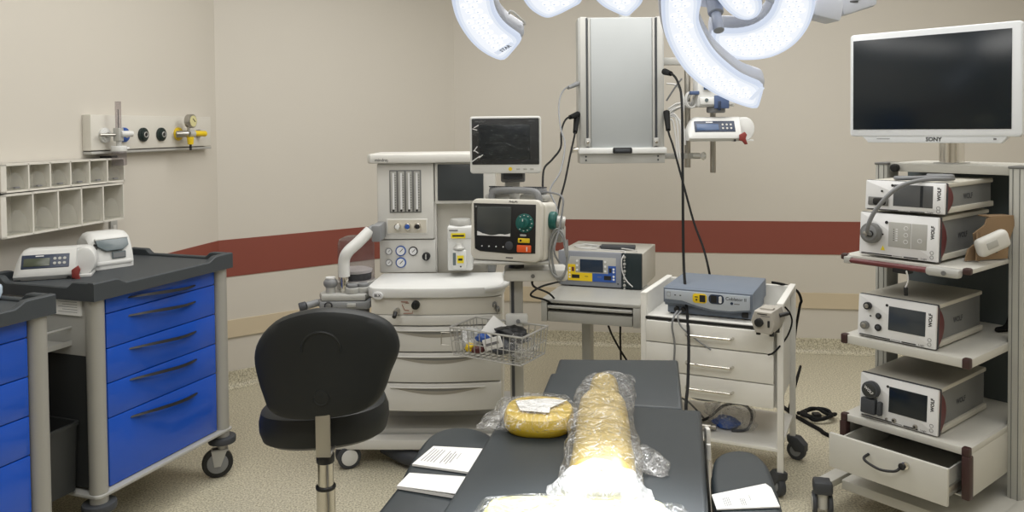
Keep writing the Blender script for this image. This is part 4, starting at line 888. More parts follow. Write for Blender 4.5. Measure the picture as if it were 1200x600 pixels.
mb = MB(); mb.b6(.075, .155, -.016, -.008, -.01, .06, mat('slate_blue', (74, 92, 128), .45), .006); mb.b6(.095, .11, -.02, -.01, -.02, .03, NAVY, .002); mb.build('blue_clamp', t)
mb = MB(); mb.b6(-.05, .0, -.005, .03, .065, .085, mat('slate_blue', (74, 92, 128), .45), .005); mb.build('drip_holder', t)
mb = MB(); mb.disc(.035, .035, .010, -.015, -.008, LCD, 12); mb.b6(.02, .06, -.015, -.008, .09, .14, LCDB, .002); mb.build('display', t)
mb = MB(); mb.cyl((.10, .05, -.032), (.10, .05, .0), .05, GREYP, seg=26, bev=.008); mb.build('round_base', t)
# cables of the pendant
def Yc(pts, Y0, Y1): n = len(pts)-1; return [at(p[0], p[1], Y0+(Y1-Y0)*i/n) for i, p in enumerate(pts)]
def plug(a, b, r): return (a, b, r)
L = Yc([(677, 98), (661, 105), (655, 123), (657, 150), (662, 170), (657, 200), (647, 217), (645, 226), (652, 243), (653, 262)], 4.30, 3.35)
cable('pendant_cable', 'thin grey cable from the pendant\'s upper left socket', L, .0042, CABLEG, 'cables between pendant and monitor stand', plugs=[(L[0], L[0].lerp(L[1], .7), .014)])
L = Yc([(677, 134), (664, 139), (658, 153), (657, 173), (647, 187), (638, 197), (636, 215), (637, 235)], 4.30, 3.40)
cable('pendant_cable', 'black cable from the pendant\'s middle left socket to the patient monitor', L, .0050, CABLEB, 'cables between pendant and monitor stand', plugs=[(L[0], L[0].lerp(L[1], .7), .017)])
L = Yc([(676, 144), (673, 160), (668, 183), (662, 213), (656, 235), (653, 252), (650, 280)], 4.30, 3.35)
cable('pendant_cable', 'black cable hanging from the pendant\'s lowest left plug', L, .0050, CABLEB, 'cables between pendant and monitor stand', plugs=[(L[0]+Vector((0, 0, .03)), L[0].lerp(L[1], .7), .017)])
L = Yc([(779, 84), (788, 87), (795, 98), (799, 120), (800, 200), (801, 300), (804, 350), (807, 400), (806, 450), (804, 490)], 4.25, 2.95)
L.append(Vector((L[-1].x+.02, 2.95, .008)))
cable('hanging_cable', 'long black cable hanging from the pendant down in front of the white trolley', L, .0062, CABLEB, plugs=[(L[0], L[0].lerp(L[1], .8), .018)])
L = Yc([(781, 142), (784, 157), (789, 172), (799, 209), (813, 260), (824, 290), (831, 318)], 4.28, 3.70)
L.append(L[-1]+Vector((.03, .05, -.12)))
cable('hanging_cable', 'black cable slanting from the pendant down behind the blue generator', L, .0055, CABLEB, plugs=[(L[0]+Vector((0, 0, .05)), L[0].lerp(L[1], .7), .018)])
for i, P in enumerate(([(781, 98), (793, 100), (800, 112), (801, 130)], [(781, 118), (790, 104), (799, 92)], [(781, 140), (789, 133), (797, 145), (799, 165), (800, 178)], [(781, 136), (790, 128), (800, 124), (808, 120)], [(782, 134), (793, 137), (801, 150), (803, 170)], [(783, 131), (795, 122), (806, 117), (810, 108)], [(784, 134), (797, 126), (808, 124), (813, 112)], [(782, 138), (791, 137), (794, 150), (795, 168), (797, 186)], [(782, 141), (788, 141), (791, 155), (793, 172), (794, 188)], [(783, 128), (792, 122), (801, 120), (806, 113)])):
    lab = ['pale lead from the pendant\'s right socket beside the lamp', 'dark thin lead crossing upwards beside the pendant', 'pale lead looping down beside the pendant\'s lower right', 'pale lead running from the pendant into the bundle at the pole', 'pale lead hanging outermost right of the pendant\'s lower edge', 'pale lead arching up to the upper pump', 'pale lead reaching the upper pump\'s blue clamp', 'pale lead hanging second from the pendant in the bundle', 'pale lead hanging closest to the pendant\'s right edge', 'pale lead running level above the bundle to the pole'][i]
    cable('pump_lead', lab, Yc(P, 4.33, 4.28), .005, CABLEG if i == 1 else CABLEW, 'pump leads beside the pendant')
pts = [at(810, 117, 4.27)+Vector((.030*math.cos(a), .02*math.sin(a*.5), .042*math.sin(a))) for a in [k*.55 for k in range(46)]]
mb = MB(); mb.tube(pts, .0048, CABLEW, 7, 3); whole(mb, 'lead_bundle', 'pale coiled leads bunched at the pole beside the upper pump', 'cable')

# ------------------------------------------------------------------ surgical lamps
def outline(pix, P0, ux, uy, n):
    out = []
    for p in pix:
        q = onplane(p[0], p[1], P0, n)-P0; out.append((q.dot(ux), q.dot(uy)))
    return [(v[0], v[1]) for v in crom([(a, b, 0) for a, b in out], 4, True)]
def resample(poly, n):
    P = [Vector(p) for p in poly]; L = [(P[(i+1) % len(P)]-P[i]).length for i in range(len(P))]; tot = sum(L); out = []; i = 0; acc = 0.0
    for k in range(n):
        t = tot*k/n
        while acc+L[i] < t: acc += L[i]; i += 1
        out.append(tuple(P[i].lerp(P[(i+1) % len(P)], (t-acc)/max(L[i], 1e-9))))
    return out
def inset(poly, d):                       # shrink an outline in small steps so tight corners never fold over
    if poly_area(poly) < 0: poly = poly[::-1]
    n = max(1, math.ceil(d/0.003)); N = 72; out = poly
    for k in range(n):
        q = resample(out, N); out = []
        for i in range(N):
            a, b, c = Vector(q[i-1]), Vector(q[i]), Vector(q[(i+1) % N])
            e = (c-a).normalized(); nn = Vector((-e.y, e.x)); out.append(tuple(b*.8+(a+c)*.1+nn*(d/n)))
    return out
def inside(p, poly):
    r = False; j = len(poly)-1
    for i in range(len(poly)):
        if (poly[i][1] > p[1]) != (poly[j][1] > p[1]) and p[0] < (poly[j][0]-poly[i][0])*(p[1]-poly[i][1])/(poly[j][1]-poly[i][1])+poly[i][0]: r = not r
        j = i
    return r
NL = Vector((0.0, -0.52, -0.854)).normalized()            # lamp faces look down and towards the table's near half
UX = Vector((1, 0, 0)); UY = NL.cross(UX).normalized()
if UY.z < 0: UY = -UY
def lamp(label, P0, petals, hubpix, armfn):
    t = thing('surgical_lamp', label, 'surgical lamp', P0, 0, 'surgical lamps')
    B = Matrix((UX, UY, -NL)).transposed().to_4x4()        # local z = away from the lit face
    if B.determinant() < 0: B = Matrix((-UX, UY, -NL)).transposed().to_4x4()
    sx = 1 if Matrix((UX, UY, -NL)).determinant() > 0 else -1
    for pix, dz, lab in petals:
        po = [(sx*a, b) for a, b in outline(pix, P0-NL*dz, UX, UY, NL)]
        T = B @ Matrix.Translation((0, 0, dz))
        mb = MB(); mb.prism(po, 0.0, 0.055, LAMPW, 0.016, T, 3); ph = mb.build('lamp_petal', t)
        lb = MB(); lb.prism(inset(po, 0.004), -0.006, 0.012, LEDR, 0.005, T); lb.prism(inset(po, 0.013), -0.0070, 0.0, LEDM, 0.001, T); ip = inset(po, 0.021); lb.prism(ip, -0.0080, 0.0, LEDF, 0.001, T)
        xs = [p[0] for p in ip]; ys = [p[1] for p in ip]; r = 0.0098; ip2 = inset(po, 0.030)
        y = min(ys); row = 0
        while y < max(ys):
            x = min(xs)+(row % 2)*r*1.18
            while x < max(xs):
                if inside((x, y), ip2):
                    lb.prism([(x+r*math.cos(a), y+r*math.sin(a)) for a in [2*PI*k/12 for k in range(12)]], -0.0095, -0.007, LEDL, 0.001, T, 1)
                    lb.prism([(x+r*.35+r*.28*math.cos(a), y-r*.2+r*.28*math.sin(a)) for a in [2*PI*k/8 for k in range(8)]], -0.0100, -0.009, LEDD, 0, T)
                x += r*2.35
            y += r*2.05; row += 1
        lb.build('led_lens', ph)
        if lab:
            q = onplane(lab[0], lab[1], P0-NL*dz, NL)-P0; gx, gy = sx*q.dot(UX), q.dot(UY)
            gb = MB(T @ Matrix.Translation((gx, gy, -0.0105)) @ Matrix.Rotation(lab[2]*sx, 4, 'Z')); gb.box((0, 0, 0), (.062, .014, .003), LEDD, .001)  # badge is no light source; LED glow added to keep it pale
            if lab[3]: gb.text('STAR', .015, PRINT, Matrix.Translation((-.004, 0, -.0022)) @ Matrix.Rotation(PI if sx < 0 else 0, 4, 'Z') @ Matrix.Rotation(PI, 4, 'X'), .02)
            gb.build('name_badge', ph)
    armfn(t, P0, B, sx)
    return t
def loc2(px, py, P0, sx): q = onplane(px, py, P0, NL)-P0; return (sx*q.dot(UX), q.dot(UY))
PA = Vector((0.05, 2.0, 1.74)); PB = Vector((0.50, 2.02, 1.735))
petA = [
    ([(527, -8), (531, 16), (541, 36), (556, 54), (572, 65), (584, 70), (590, 71), (595, 68), (604, 58), (613, 47), (614, 43), (609, 39.5), (594, 29), (585, 17), (580, 2), (580, -20), (592, -50), (575, -72), (548, -60), (532, -36)], 0.0, (591, 53, .78, 1)),
    ([(606, -14), (616, 6), (628, 16), (641, 21), (655, 17), (671, 9), (684, 0), (680, -20), (664, -32), (640, -40), (618, -34)], 0.012, None),
    ([(690, -12), (700, 3), (714, 12), (734, 19), (745, 12), (756, -2), (752, -24), (730, -34), (706, -30)], 0.012, None)]
petB = [
    ([(774, -14), (773, 12), (776, 36), (786, 60), (803, 85), (828, 105), (856, 119), (874, 125), (885, 128), (890, 126), (894, 113), (897, 101), (894.5, 96.5), (885, 93), (873, 88.5), (857, 77), (839, 60), (826, 38), (820, 20), (824, 2), (822, -14), (806, -26), (786, -26)], 0.0, (886, 106, 1.30, 0)),
    ([(833, 36), (833, 50), (843, 62), (860, 69), (882, 70), (906, 66), (930, 53), (948, 32), (957, 6), (954, -20), (938, -34), (916, -26), (908, -6), (903, 12), (892, 25), (874, 33), (852, 34), (840, 32)], 0.075, None),
    ([(836, -8), (843, 5), (853, 15), (865, 22), (878, 23), (890, 17), (895, 6), (890, -10), (872, -22), (850, -20)], 0.06, None)]
def armA(t, P0, B, sx):
    hb = loc2(668, -95, P0, sx); mb = MB(B)
    mb.cyl((hb[0], hb[1], .03), (hb[0], hb[1], .12), .07, LAMPW, seg=28, bev=.012)
    for px, py in ((570, -52), (645, -30), (728, -24)):
        q = loc2(px, py, P0, sx); mb.tube([(hb[0], hb[1], .075), ((hb[0]+q[0])/2, (hb[1]+q[1])/2, .075), (q[0], q[1], .05)], .022, LAMPW, 10, 4)
    mb.build('hub', t)
    w = B @ Vector((hb[0], hb[1], .12)); mb = MB()
    mb.tube([w, w+Vector((0, .04, .12)), w+Vector((0.10, .10, .20))], .03, LAMPW, 12, 4)
    top = ZC-P0.z; mb.cyl((w.x+.10, w.y+.10, w.z+.17), (w.x+.10, w.y+.10, top), .04, LAMPW, seg=20); mb.cyl((w.x+.10, w.y+.10, top-.04), (w.x+.10, w.y+.10, top), .11, WHITE, seg=28, bev=.01); mb.build('support_arm', t)
    mb = MB(B); a = loc2(597, 27, P0, sx); b = loc2(613, 40, P0, sx); mb.tube([(a[0], a[1], .03), (a[0]+.006*sx, a[1]+.006, .032), (b[0]+.004*sx, b[1]+.006, .032), (b[0], b[1], .03)], .003, DEVW, 8, 4); mb.build('edge_handle', t)
def armB(t, P0, B, sx):
    hb = loc2(839, 16, P0-NL*.05, sx); mb = MB(B)
    mb.cyl((hb[0], hb[1], .115), (hb[0], hb[1], .17), .06, LAMPW, seg=28, bev=.012)
    for px, py in ((805, 10), (922, 30), (868, 2)):
        q = loc2(px, py, P0, sx); mb.tube([(hb[0], hb[1], .14), ((hb[0]+q[0])/2, (hb[1]+q[1])/2, .15), (q[0], q[1], .09)], .022, LAMPW, 10, 4)
    mb.build('hub', t)
    mb = MB(B); mb.cyl((hb[0], hb[1], .13), (hb[0], hb[1], .05), .020, mat('lamp_handle_grey', (150, 158, 176), .4), seg=22, bev=.004); mb.cyl((hb[0], hb[1], .05), (hb[0], hb[1], -.005), .0125, mat('lamp_handle_grey', (150, 158, 176), .4), .014, seg=20, bev=.003); mb.build('sterile_handle', t)
    a = at(952, 8, 2.15)-P0; b = at(975, 14, 2.2)-P0; c = at(1016, -4, 2.3)-P0
    mb = MB(); 
    mb.box((a+b)/2, (.085, .07, .060), LAMPW, .01, rot=(0, .2, .2)); mb.build('yoke_joint', t)
    mb = MB(); mb.box((b+c)/2+Vector((.0, .0, .004)), (.115, .085, .058), LAMPW, .012, rot=(0, -.30, .2)); mb.b6(c.x-.05, c.x+.01, c.y-.05, c.y+.04, c.z-.012, c.z-.006, GREYP)
    e = c+Vector((.0, .03, .05)); top = ZC-P0.z
    mb.cyl((e.x, e.y, e.z-.04), (e.x, e.y, top), .04, LAMPW, seg=20); mb.cyl((e.x, e.y, top-.04), (e.x, e.y, top), .11, WHITE, seg=28, bev=.01)
    m = (b+c)/2
    for k in range(3): mb.b6(m.x-.02, m.x+.015-.006*k, m.y-.0475, m.y-.045, m.z+.012-.007*k, m.z+.015-.007*k, PRINT)
    mb.build('support_arm', t)
    q1 = loc2(868, 2, P0, sx)
lamp('surgical lamp with crescent petals, cut by the top edge left of the pendant', PA, petA, None, armA)
lamp('surgical lamp with big crescent petal and central handle right of the pendant', PB, petB, None, armB)

# ------------------------------------------------------------------ endoscopy tower
RO = Vector((1.24865, 3.0, 0)); yR = -0.8945
t = thing('endoscopy_rack', 'pale grey equipment rack with shelves of video units under the large white display', 'equipment rack', RO, yR)
RG = mat('rack_grey', (180, 180, 173), .42, .05); RL = mat('rack_light', (194, 193, 186), .42)
U0, U1, VB = 0.0, 0.452, 0.66
for x0, x1 in ((-.042, .008), (.449, .500)):
    mb = MB(); mb.b6(x0, x1, .34, .44, .12, 1.340, RG, .006)
    for dx in (.014, .036): mb.b6(x0+dx-.001, x0+dx+.001, .338, .345, .13, 1.335, MGREY)
    mb.b6(x0-.002, x1+.002, .337, .443, 1.334, 1.343, MGREY, .002); mb.build('upright', t)
mb = MB(); mb.b6(-.03, .49, .60, .62, .13, 1.335, mat('rack_back_dark', (80, 88, 90), .5)); mb.build('back_panel', t)
mb = MB(); mb.b6(.008, .449, .36, VB, 1.308, 1.342, RL, .003); mb.disc(.035, 1.323, .016, .335, .36, BLACK, 16, .003); mb.build('top_panel', t)
def shelf(z, th, back=.60):
    mb = MB(); mb.b6(U0+.012, U1-.012, .002, back, z-th, z, RL, .003); mb.b6(U0, U1, .02, .36, z-th, z-.001, RL, .003); s_ = mb.build('shelf', t)
    for u in (U0+.010, U1-.010):
        c = MB(); c.b6(u-.013, u+.013, -.004, .024, z-th-.002, z+.003, BROWN, .006); c.build('corner_cap', s_)
    return s_
s2 = shelf(1.008, .018); shelf(.702, .032); shelf(.398, .026)
mb = MB(); mb.tube([(.03, -.012, .990), (.33, -.012, .990)], .010, REDB, 12, 0); mb.b6(.018, .046, -.022, .01, .978, 1.004, LGREY, .005); mb.b6(.315, .43, -.026, .01, .974, 1.006, LGREY, .012); mb.disc(.38, .990, .008, -.030, -.02, MGREY, 12)
mb.b6(.20, .26, -.02, .02, .966, .995, BLACK, .006); mb.build('front_bar', s2)
# drawer unit under the lowest shelf
mb = MB(); mb.b6(U0+.006, U0+.012, .02, .40, .225, .374, RL); mb.b6(U1-.006, U1+.0, .02, .40, .225, .374, RL, .001); mb.b6(U0+.01, U1-.006, .38, .40, .225, .374, MGREY); mb.b6(U0+.01, U1-.006, .02, .40, .222, .227, RL)
for u in (U0+.008, U1-.008): mb.b6(u-.014, u+.014, -.006, .03, .222, .372, BROWN, .006)
mb.build('drawer_housing', t)
DV = -0.105
mb = MB(); mb.b6(.008, .428, DV, DV+.016, .224, .352, RL, .003); mb.b6(.03, .41, DV+.016, .30, .235, .24, RL); mb.b6(.03, .036, DV+.016, .30, .235, .33, RL); mb.b6(.404, .410, DV+.016, .30, .235, .33, LGREY); mb.b6(.41, .418, DV+.02, .28, .255, .275, STEEL, .001); mb.disc(.414, .25, .005, DV+.016, DV+.03, BLACK, 8); dr = mb.build('drawer', t)
mb = MB(); pts = [(.16, DV, .318), (.158, DV-.03, .312), (.175, DV-.036, .302), (.22, DV-.038, .293), (.262, DV-.036, .300), (.278, DV-.03, .308), (.276, DV, .312)]
mb.tube(pts, .0048, BLACK, 10, 5); mb.build('handle', dr)
mb = MB(); mb.disc(.293, .322, .013, DV-.012, DV, CHROME, 18, .002); mb.disc(.285, .318, .012, DV-.02, DV-.008, BLACK, 14, .003); mb.build('lock', dr)
mb = MB(); mb.b6(-.01, .50, .02, .66, .095, .132, RL, .004); mb.b6(-.075, -.02, -.07, .66, .108, .136, RL, .004); mb.b6(.49, .545, -.07, .66, .108, .136, RL, .004); mb.b6(-.03, .52, .30, .45, .10, .13, RL, .004); mb.build('base', t)
for x, y in ((-.048, -.05), (.518, -.05), (-.048, .62), (.518, .62)):
    c = MB(Matrix.Translation((x, y, 0)) @ Matrix.Rotation(2.2, 4, 'Z')); c.b6(-.035, .035, -.035, .035, .088, .138, DGREY, .012); c.cyl((0, 0, .03), (0, 0, .09), .020, RL, seg=18)
    for s_ in (-1, 1): c.cyl((.012, s_*.020, .043), (.012, s_*.036, .043), .043, DGREY, seg=24, bev=.006); c.cyl((.012, s_*.032, .043), (.012, s_*.038, .043), .030, LGREY, seg=20, bev=.002)
    c.build('caster', t)
mb = MB(); mb.cyl((.205, .46, 1.34), (.205, .46, 1.46), .045, CHROME, seg=28); mb.b6(.155, .255, .41, .51, 1.338, 1.346, LGREY, .003); mb.b6(.12, .29, .36, .47, 1.50, 1.70, GREYP, .01); mb.cyl((.205, .46, 1.44), (.205, .44, 1.60), .03, GREYP, seg=18); mb.build('display_pole', t)
def rloc(u, v, z):
    c_, s_ = math.cos(yR), math.sin(yR); return Vector((RO.x+u*c_-v*s_, RO.y+u*s_+v*c_, z))
# large display
m0 = at(1098, 166, 3.0)
t = thing('surgical_display', 'large white-framed medical display with dark blank screen above the rack', 'display', Vector((m0.x, m0.y, 1.450)), -.8)
FW = mat('display_frame_white', (224, 228, 232), .35)
mb = MB(); fprism(mb, rrect(-.325, .281, 0, .410, .014), -.010, .028, FW, .006); fprism(mb, rrect(-.30, .256, .02, .39, .02), .028, .06, FW, .01)
fprism(mb, [(-.28, .004), (-.255, -.024), (.215, -.024), (.24, .004)], -.006, .028, FW, .004)
mb.ftext('SONY', -.010, -.0105, -.0068, .021, PRINT, 0, .03); mb.b6(-.22, -.17, -.0068, -.005, -.010, -.008, PRINTG); mb.b6(.19, .20, -.0068, -.005, -.012, -.005, PRINTG); mb.build('frame', t)
mb = MB(); mb.b6(-.311, .248, -.012, -.004, .028, .385, SCREEN, .001); mb.build('screen', t)
# video units
WG = mat('unit_lid', (196, 193, 182), .5); WS_ = mat('unit_side_grey', (120, 122, 122), .45)
def unit(label, u, v, z, w, h, d, front, yaw=0.0):
    t = thing('endoscopy_unit', label, 'endoscopy unit', rloc(u, v, z), yR+yaw, 'video units on the rack')
    mb = MB(); mb.b6(.004, w-.012, .03, d, .008, h-.014, WS_, .003); mb.b6(0, w-.004, .02, d, h-.016, h, WG, .004); mb.b6(.004, w-.002, .03, d, .006, .026, WG, .003)
    mb.text('WOLF', .028, DGREY, Matrix.Translation((w-.0112, d*.50, h*.50)) @ Matrix.Rotation(PI/2, 4, 'Z') @ FR, .03)
    for x in (.03, w-.03):
        for y in (.05, d-.05): mb.cyl((x, y, 0), (x, y, .01), .012, BLACK, seg=10)
    mb.build('case', t)
    lean = Matrix.Rotation(-.075, 4, 'X')
    mb = MB(lean); fprism(mb, rrect(-.004, w, .004, h, .004), -.012, .0, DEVW, .004); fprism(mb, rrect(-.006, w+.001, .002, h+.002, .005), .0, .012, DGREY, .002)
    mb.ftext('WOLF', w*.930, h*.66, -.0128, .0165, PRINT, PI/2, .04)
    for k in range(2): mb.ring((w*.925, -.0126, h*(.22-.10*k)), .006, .0008, PRINTG, seg=14)
    mb.b6(w*.02, w*.43, -.013, -.011, h*.045, h*.07, BLACK); mb.b6(w*.58, w*.76, -.013, -.011, h*.045, h*.07, BLACK); mb.b6(w*.44, w*.56, -.0127, -.011, h*.05, h*.065, PRINTG); mb.ftext('Logic', w*.83, h*.07, -.0127, .010, PRINT)
    mb.build('front_panel', t)
    # dark red cheek: bulging segment along the right front edge
    ck = MB(); pts = []; n = 12
    for k in range(n+1):
        q = k/n; pts.append((.006+.055*math.sin(PI*q)**.8-.02*q*0, .008+(h-.010)*q))
    poly = [(p[0], p[1]) for p in pts]
    M_ = Matrix.Translation((w-.008, 0, 0)) @ Matrix.Rotation(PI/2, 4, 'Z') @ FR
    ck.prism(poly, 0, .0085, REDB, .002, M_); ck.build('red_cheek', t)
    front(t, lean, w, h); return t
def f_scope(t, lean, w, h):           # top unit
    mb = MB(lean); mb.b6(w*.36, w*.855, -.0135, -.011, h*.20, h*.90, mat('unit_screen_grey', (86, 88, 90), .25), .001); mb.b6(w*.70, w*.735, -.0138, -.012, h*.22, h*.88, SCREEN); mb.build('screen', t)
    mb = MB(lean); mb.b6(w*.03, w*.30, -.016, -.011, h*.18, h*.46, MGREY, .004); fprism(mb, rrect(w*.10, w*.27, h*.20, h*.43, .008), -.018, -.014, BLACK, .003); mb.build('camera_socket', t)
    mb = MB(lean); mb.disc(w*.345, h*.86, .005, -.014, -.011, PRINT, 10); mb.disc(w*.21, h*.66, .004, -.014, -.011, PRINT, 8); mb.build('indicator', t)
def f_light(t, lean, w, h):
    mb = MB(lean); mb.disc(w*.16, h*.53, .038, -.035, -.010, MGREY, 30, .005); mb.disc(w*.16, h*.53, .028, -.038, -.03, GREYP, 26, .003); mb.cyl((w*.13, -.038, h*.51), (w*.13, -.052, h*.51), .009, STEEL, seg=14, bev=.002); mb.cyl((w*.18, -.038, h*.52), (w*.18, -.047, h*.52), .012, BLACK, seg=14, bev=.002); mb.build('light_socket', t)
    mb = MB(lean); mb.b6(w*.375, w*.66, -.0138, -.011, h*.26, h*.82, LGREY, .001); mb.b6(w*.67, w*.86, -.0138, -.011, h*.26, h*.82, LGREY, .001)
    for k in range(6): mb.b6(w*.47, w*.495, -.0145, -.013, h*(.40+.05*k), h*(.425+.05*k), DEVW); mb.b6(w*.44, w*.45, -.0145, -.013, h*(.40+.05*k), h*(.42+.05*k), PRINT)
    for x, z in ((.60, .70), (.60, .40), (.60, .55), (.775, .45)): mb.ring((w*x, -.0143, h*z), .007, .001, DEVW, seg=14)
    mb.build('touch_panel', t)
    mb = MB(lean); mb.disc(w*.345, h*.80, .006, -.014, -.011, PRINT, 10); mb.disc(w*.30, h*.52, .003, -.014, -.011, PRINT, 8); fprism(mb, [(w*.28, h*.16), (w*.335, h*.16), (w*.307, h*.27)], -.0135, -.011, YLAB); mb.build('indicator', t)
def f_gas(t, lean, w, h):
    mb = MB(lean); mb.b6(w*.40, w*.87, -.0138, -.011, h*.27, h*.82, mat('unit_screen', (58, 64, 70), .2), .001); mb.build('screen', t)
    for x, z, r, m in ((.13, .75, .014, BLACK), (.27, .55, .011, BLACK), (.10, .29, .015, MGREY), (.27, .28, .013, BLACK)):
        k = MB(lean); k.disc(w*x, h*z, r, -.030 if m != BLACK or r > .013 else -.018, -.011, m, 20, .003); k.disc(w*x, h*z, r*.6, -.034 if r > .013 else -.02, -.014, STEEL if r > .0135 else DGREY, 14, .002); k.build('port', t)
    mb = MB(lean); mb.disc(w*.375, h*.83, .005, -.014, -.011, PRINT, 10); mb.disc(w*.16, h*.52, .003, -.014, -.011, PRINT, 8); mb.build('indicator', t)
def f_pump(t, lean, w, h):
    mb = MB(lean); mb.b6(w*.38, w*.865, -.0138, -.011, h*.27, h*.83, SCREEN, .001); mb.build('screen', t)
    mb = MB(lean); mb.disc(w*.16, h*.68, .031, -.040, -.010, DGREY, 28, .005); mb.disc(w*.16, h*.68, .024, -.043, -.035, BINM, 24, .003); mb.ftext('WOLF', w*.16, h*.68, -.0438, .014, DEVW, -.6, .02); mb.b6(w*.035, w*.235, -.035, -.011, h*.13, h*.48, DGREY, .006); mb.b6(w*.25, w*.315, -.035, -.011, h*.14, h*.46, DGREY, .008); mb.build('pump_head', t)
    for x, z, r in ((.46, .12, .008), (.73, .11, .008), (.36, .11, .004)):
        k = MB(lean); k.disc(w*x, h*z, r, -.020, -.011, STEEL, 14, .002); k.disc(w*x, h*z, r*.5, -.022, -.018, BLACK, 10); k.build('port', t)
    mb = MB(lean); mb.disc(w*.36, h*.82, .005, -.014, -.011, PRINT, 10); mb.build('indicator', t)
WU = .279
unit('topmost white video unit with grey screen and dark camera socket on the rack', .082, .035, 1.179, WU, .112, .42, f_scope)
unit('white light source unit with round grey socket, second from top on the rack', .066, .022, 1.012, WU, .160, .44, f_light)
unit('white unit with four black ports and grey screen on the rack\'s middle shelf', .056, .030, .703, WU, .158, .40, f_gas)
unit('white pump unit with dark grey roller head on the rack\'s lowest shelf', .064, .030, .399, WU, .165, .42, f_pump)
L = [rloc(.12, -.02, 1.097), rloc(.13, -.06, 1.12), rloc(.16, -.06, 1.19), rloc(.22, -.03, 1.27), rloc(.28, .03, 1.30), rloc(.34, .09, 1.304), rloc(.33, .15, 1.302), rloc(.22, .14, 1.300), rloc(.16, .10, 1.300), rloc(.20, .06, 1.301), rloc(.32, .10, 1.310), rloc(.34, .13, 1.312), rloc(.24, .17, 1.308)]
cable('light_guide_cable', 'thick grey light cable running from the light source up onto the topmost unit', L, .0075, CABLEG, seg=10)
mb = MB(Matrix.Translation(rloc(.385, .16, 1.012)) @ Matrix.Rotation(yR+1.15, 4, 'Z'))
V = [(-.015, 0, 0), (.17, 0, .0), (.175, 0, .06), (.20, -.0, .12), (.195, 0, .155), (.08, .0, .148), (.07, 0, .125), (.02, 0, .095), (.028, 0, .06), (-.002, 0, .04)]
fprism(mb, [(v[0], v[2]) for v in V], -.003, .003, CARD); mb.prism([(.09, 0), (.195, 0), (.20, .05), (.10, .06)], .150, .154, CARD); mb.box((.03, -.012, .05), (.05, .004, .10), CARD, rot=(0, .15, .6))
whole(mb, 'cardboard_piece', 'torn brown cardboard piece beside the light source on the rack', 'cardboard')
mb = MB(Matrix.Translation(rloc(.435, .135, 1.028)) @ Matrix.Rotation(yR+1.05, 4, 'Z') @ Matrix.Rotation(-.35, 4, 'Y')); mb.box((.06, 0, .035), (.125, .040, .066), OFFW, .018, 4); mb.box((.045, -.019, .038), (.044, .008, .026), LGREY, .004)
whole(mb, 'handset', 'off-white handset leaning against the cardboard on the rack', 'handset')
L = [rloc(.43, .31, 1.012), rloc(.44, .30, 1.06), rloc(.442, .31, 1.13), rloc(.44, .32, 1.10), rloc(.436, .31, 1.05), rloc(.43, .28, 1.02)]
cable('handset_lead', 'pale lead and plug beside the cardboard on the rack\'s top shelf', L, .006, CABLEW)
mb = MB(Matrix.Translation(rloc(.432, .27, 1.085))); mb.cyl((0, 0, -.015), (.01, 0, .015), .012, RED, bev=.003); mb.cyl((.0, 0, -.05), (0, 0, -.015), .007, BLACK); whole(mb, 'red_plug', 'small red plug hanging beside the cardboard', 'plug')
mb = MB(Matrix.Translation(rloc(.255, -.03, .92))); mb.tube([(0, 0, .06), (.006, -.004, .03), (-.003, 0, .0), (.008, 0, .03), (.002, 0, .062)], .0022, CABLEW, 6, 5); mb.box((0, 0, -.012), (.014, .01, .03), BLACK, .003); whole(mb, 'key_tag', 'small black tag on white string hanging from the rack\'s top shelf bar', 'tag')
cable('rack_cable', 'black cable hanging behind the units at the rack\'s right side', [rloc(.40, .55, 1.0), rloc(.40, .52, .9), rloc(.41, .50, .8), rloc(.40, .48, .73), rloc(.37, .47, .71), rloc(.40, .52, .712)], .011, CABLEB)
cable('floor_cable', 'black cable with tied bundle on the floor left of the rack', [Vector((1.36, 4.32, .008)), onz(915, 475, .008), onz(930, 486, .008), onz(945, 495, .008), onz(960, 503, .008), onz(976, 512, .008), Vector((1.72, 3.5, .008))], .010, CABLEB)
L = []
c0 = onz(957, 489, .012)
for k in range(28):
    a = k*.62; L.append(c0+Vector((.10*math.cos(a)*(.75+.2*math.sin(k)), .07*math.sin(a)*.9, .006+.018*abs(math.sin(k*.9)))))
mb = MB(); mb.tube(L, .009, CABLEB, 8, 4); mb.b6(c0.x-.02, c0.x+.02, c0.y-.02, c0.y+.02, .0, .035, BLACK, .006); whole(mb, 'cable_bundle', 'tied black cable bundle on the floor between trolley and rack', 'cable')

# ------------------------------------------------------------------ operating table
t = thing('operating_table', 'dark grey padded operating table with two arm boards in front', 'operating table', Vector((.18, 1.2, 0)), 0)
def lp(P): return [(p[0]-.18, p[1]-1.2) for p in P]
ax = Vector((.208, .978)); pe = Vector((.978, -.208))
r0 = Vector((.461, 1.937)); l0 = r0-pe*.478
main = [tuple(r0), tuple(l0-ax*.0), tuple(l0-ax*1.35), tuple(r0-ax*1.35)]
def pad(poly, z, th, m, rb=.012):
    mb = MB(); mb.prism(lp(poly), z-th, z, m, rb, None, 3); return mb
pad(main, .80, .065, PAD).build('main_cushion', t)
head = [(.493, 2.361), (.136, 2.381), (.115, 2.245), (.103, 2.242), (.062, 2.015), (.418, 1.945)]
pad(head, .80, .060, PAD).build('head_cushion', t)
mb = MB(); mb.prism(lp([tuple(r0+pe*(-.02)-ax*.02), tuple(l0+pe*.02-ax*.02), tuple(l0+pe*.02-ax*1.3), tuple(r0-pe*.02-ax*1.3)]), .70, .735, STEEL); mb.prism(lp([(.46, 2.33), (.15, 2.35), (.10, 2.03), (.40, 1.96)]), .70, .738, STEEL); mb.build('frame', t)
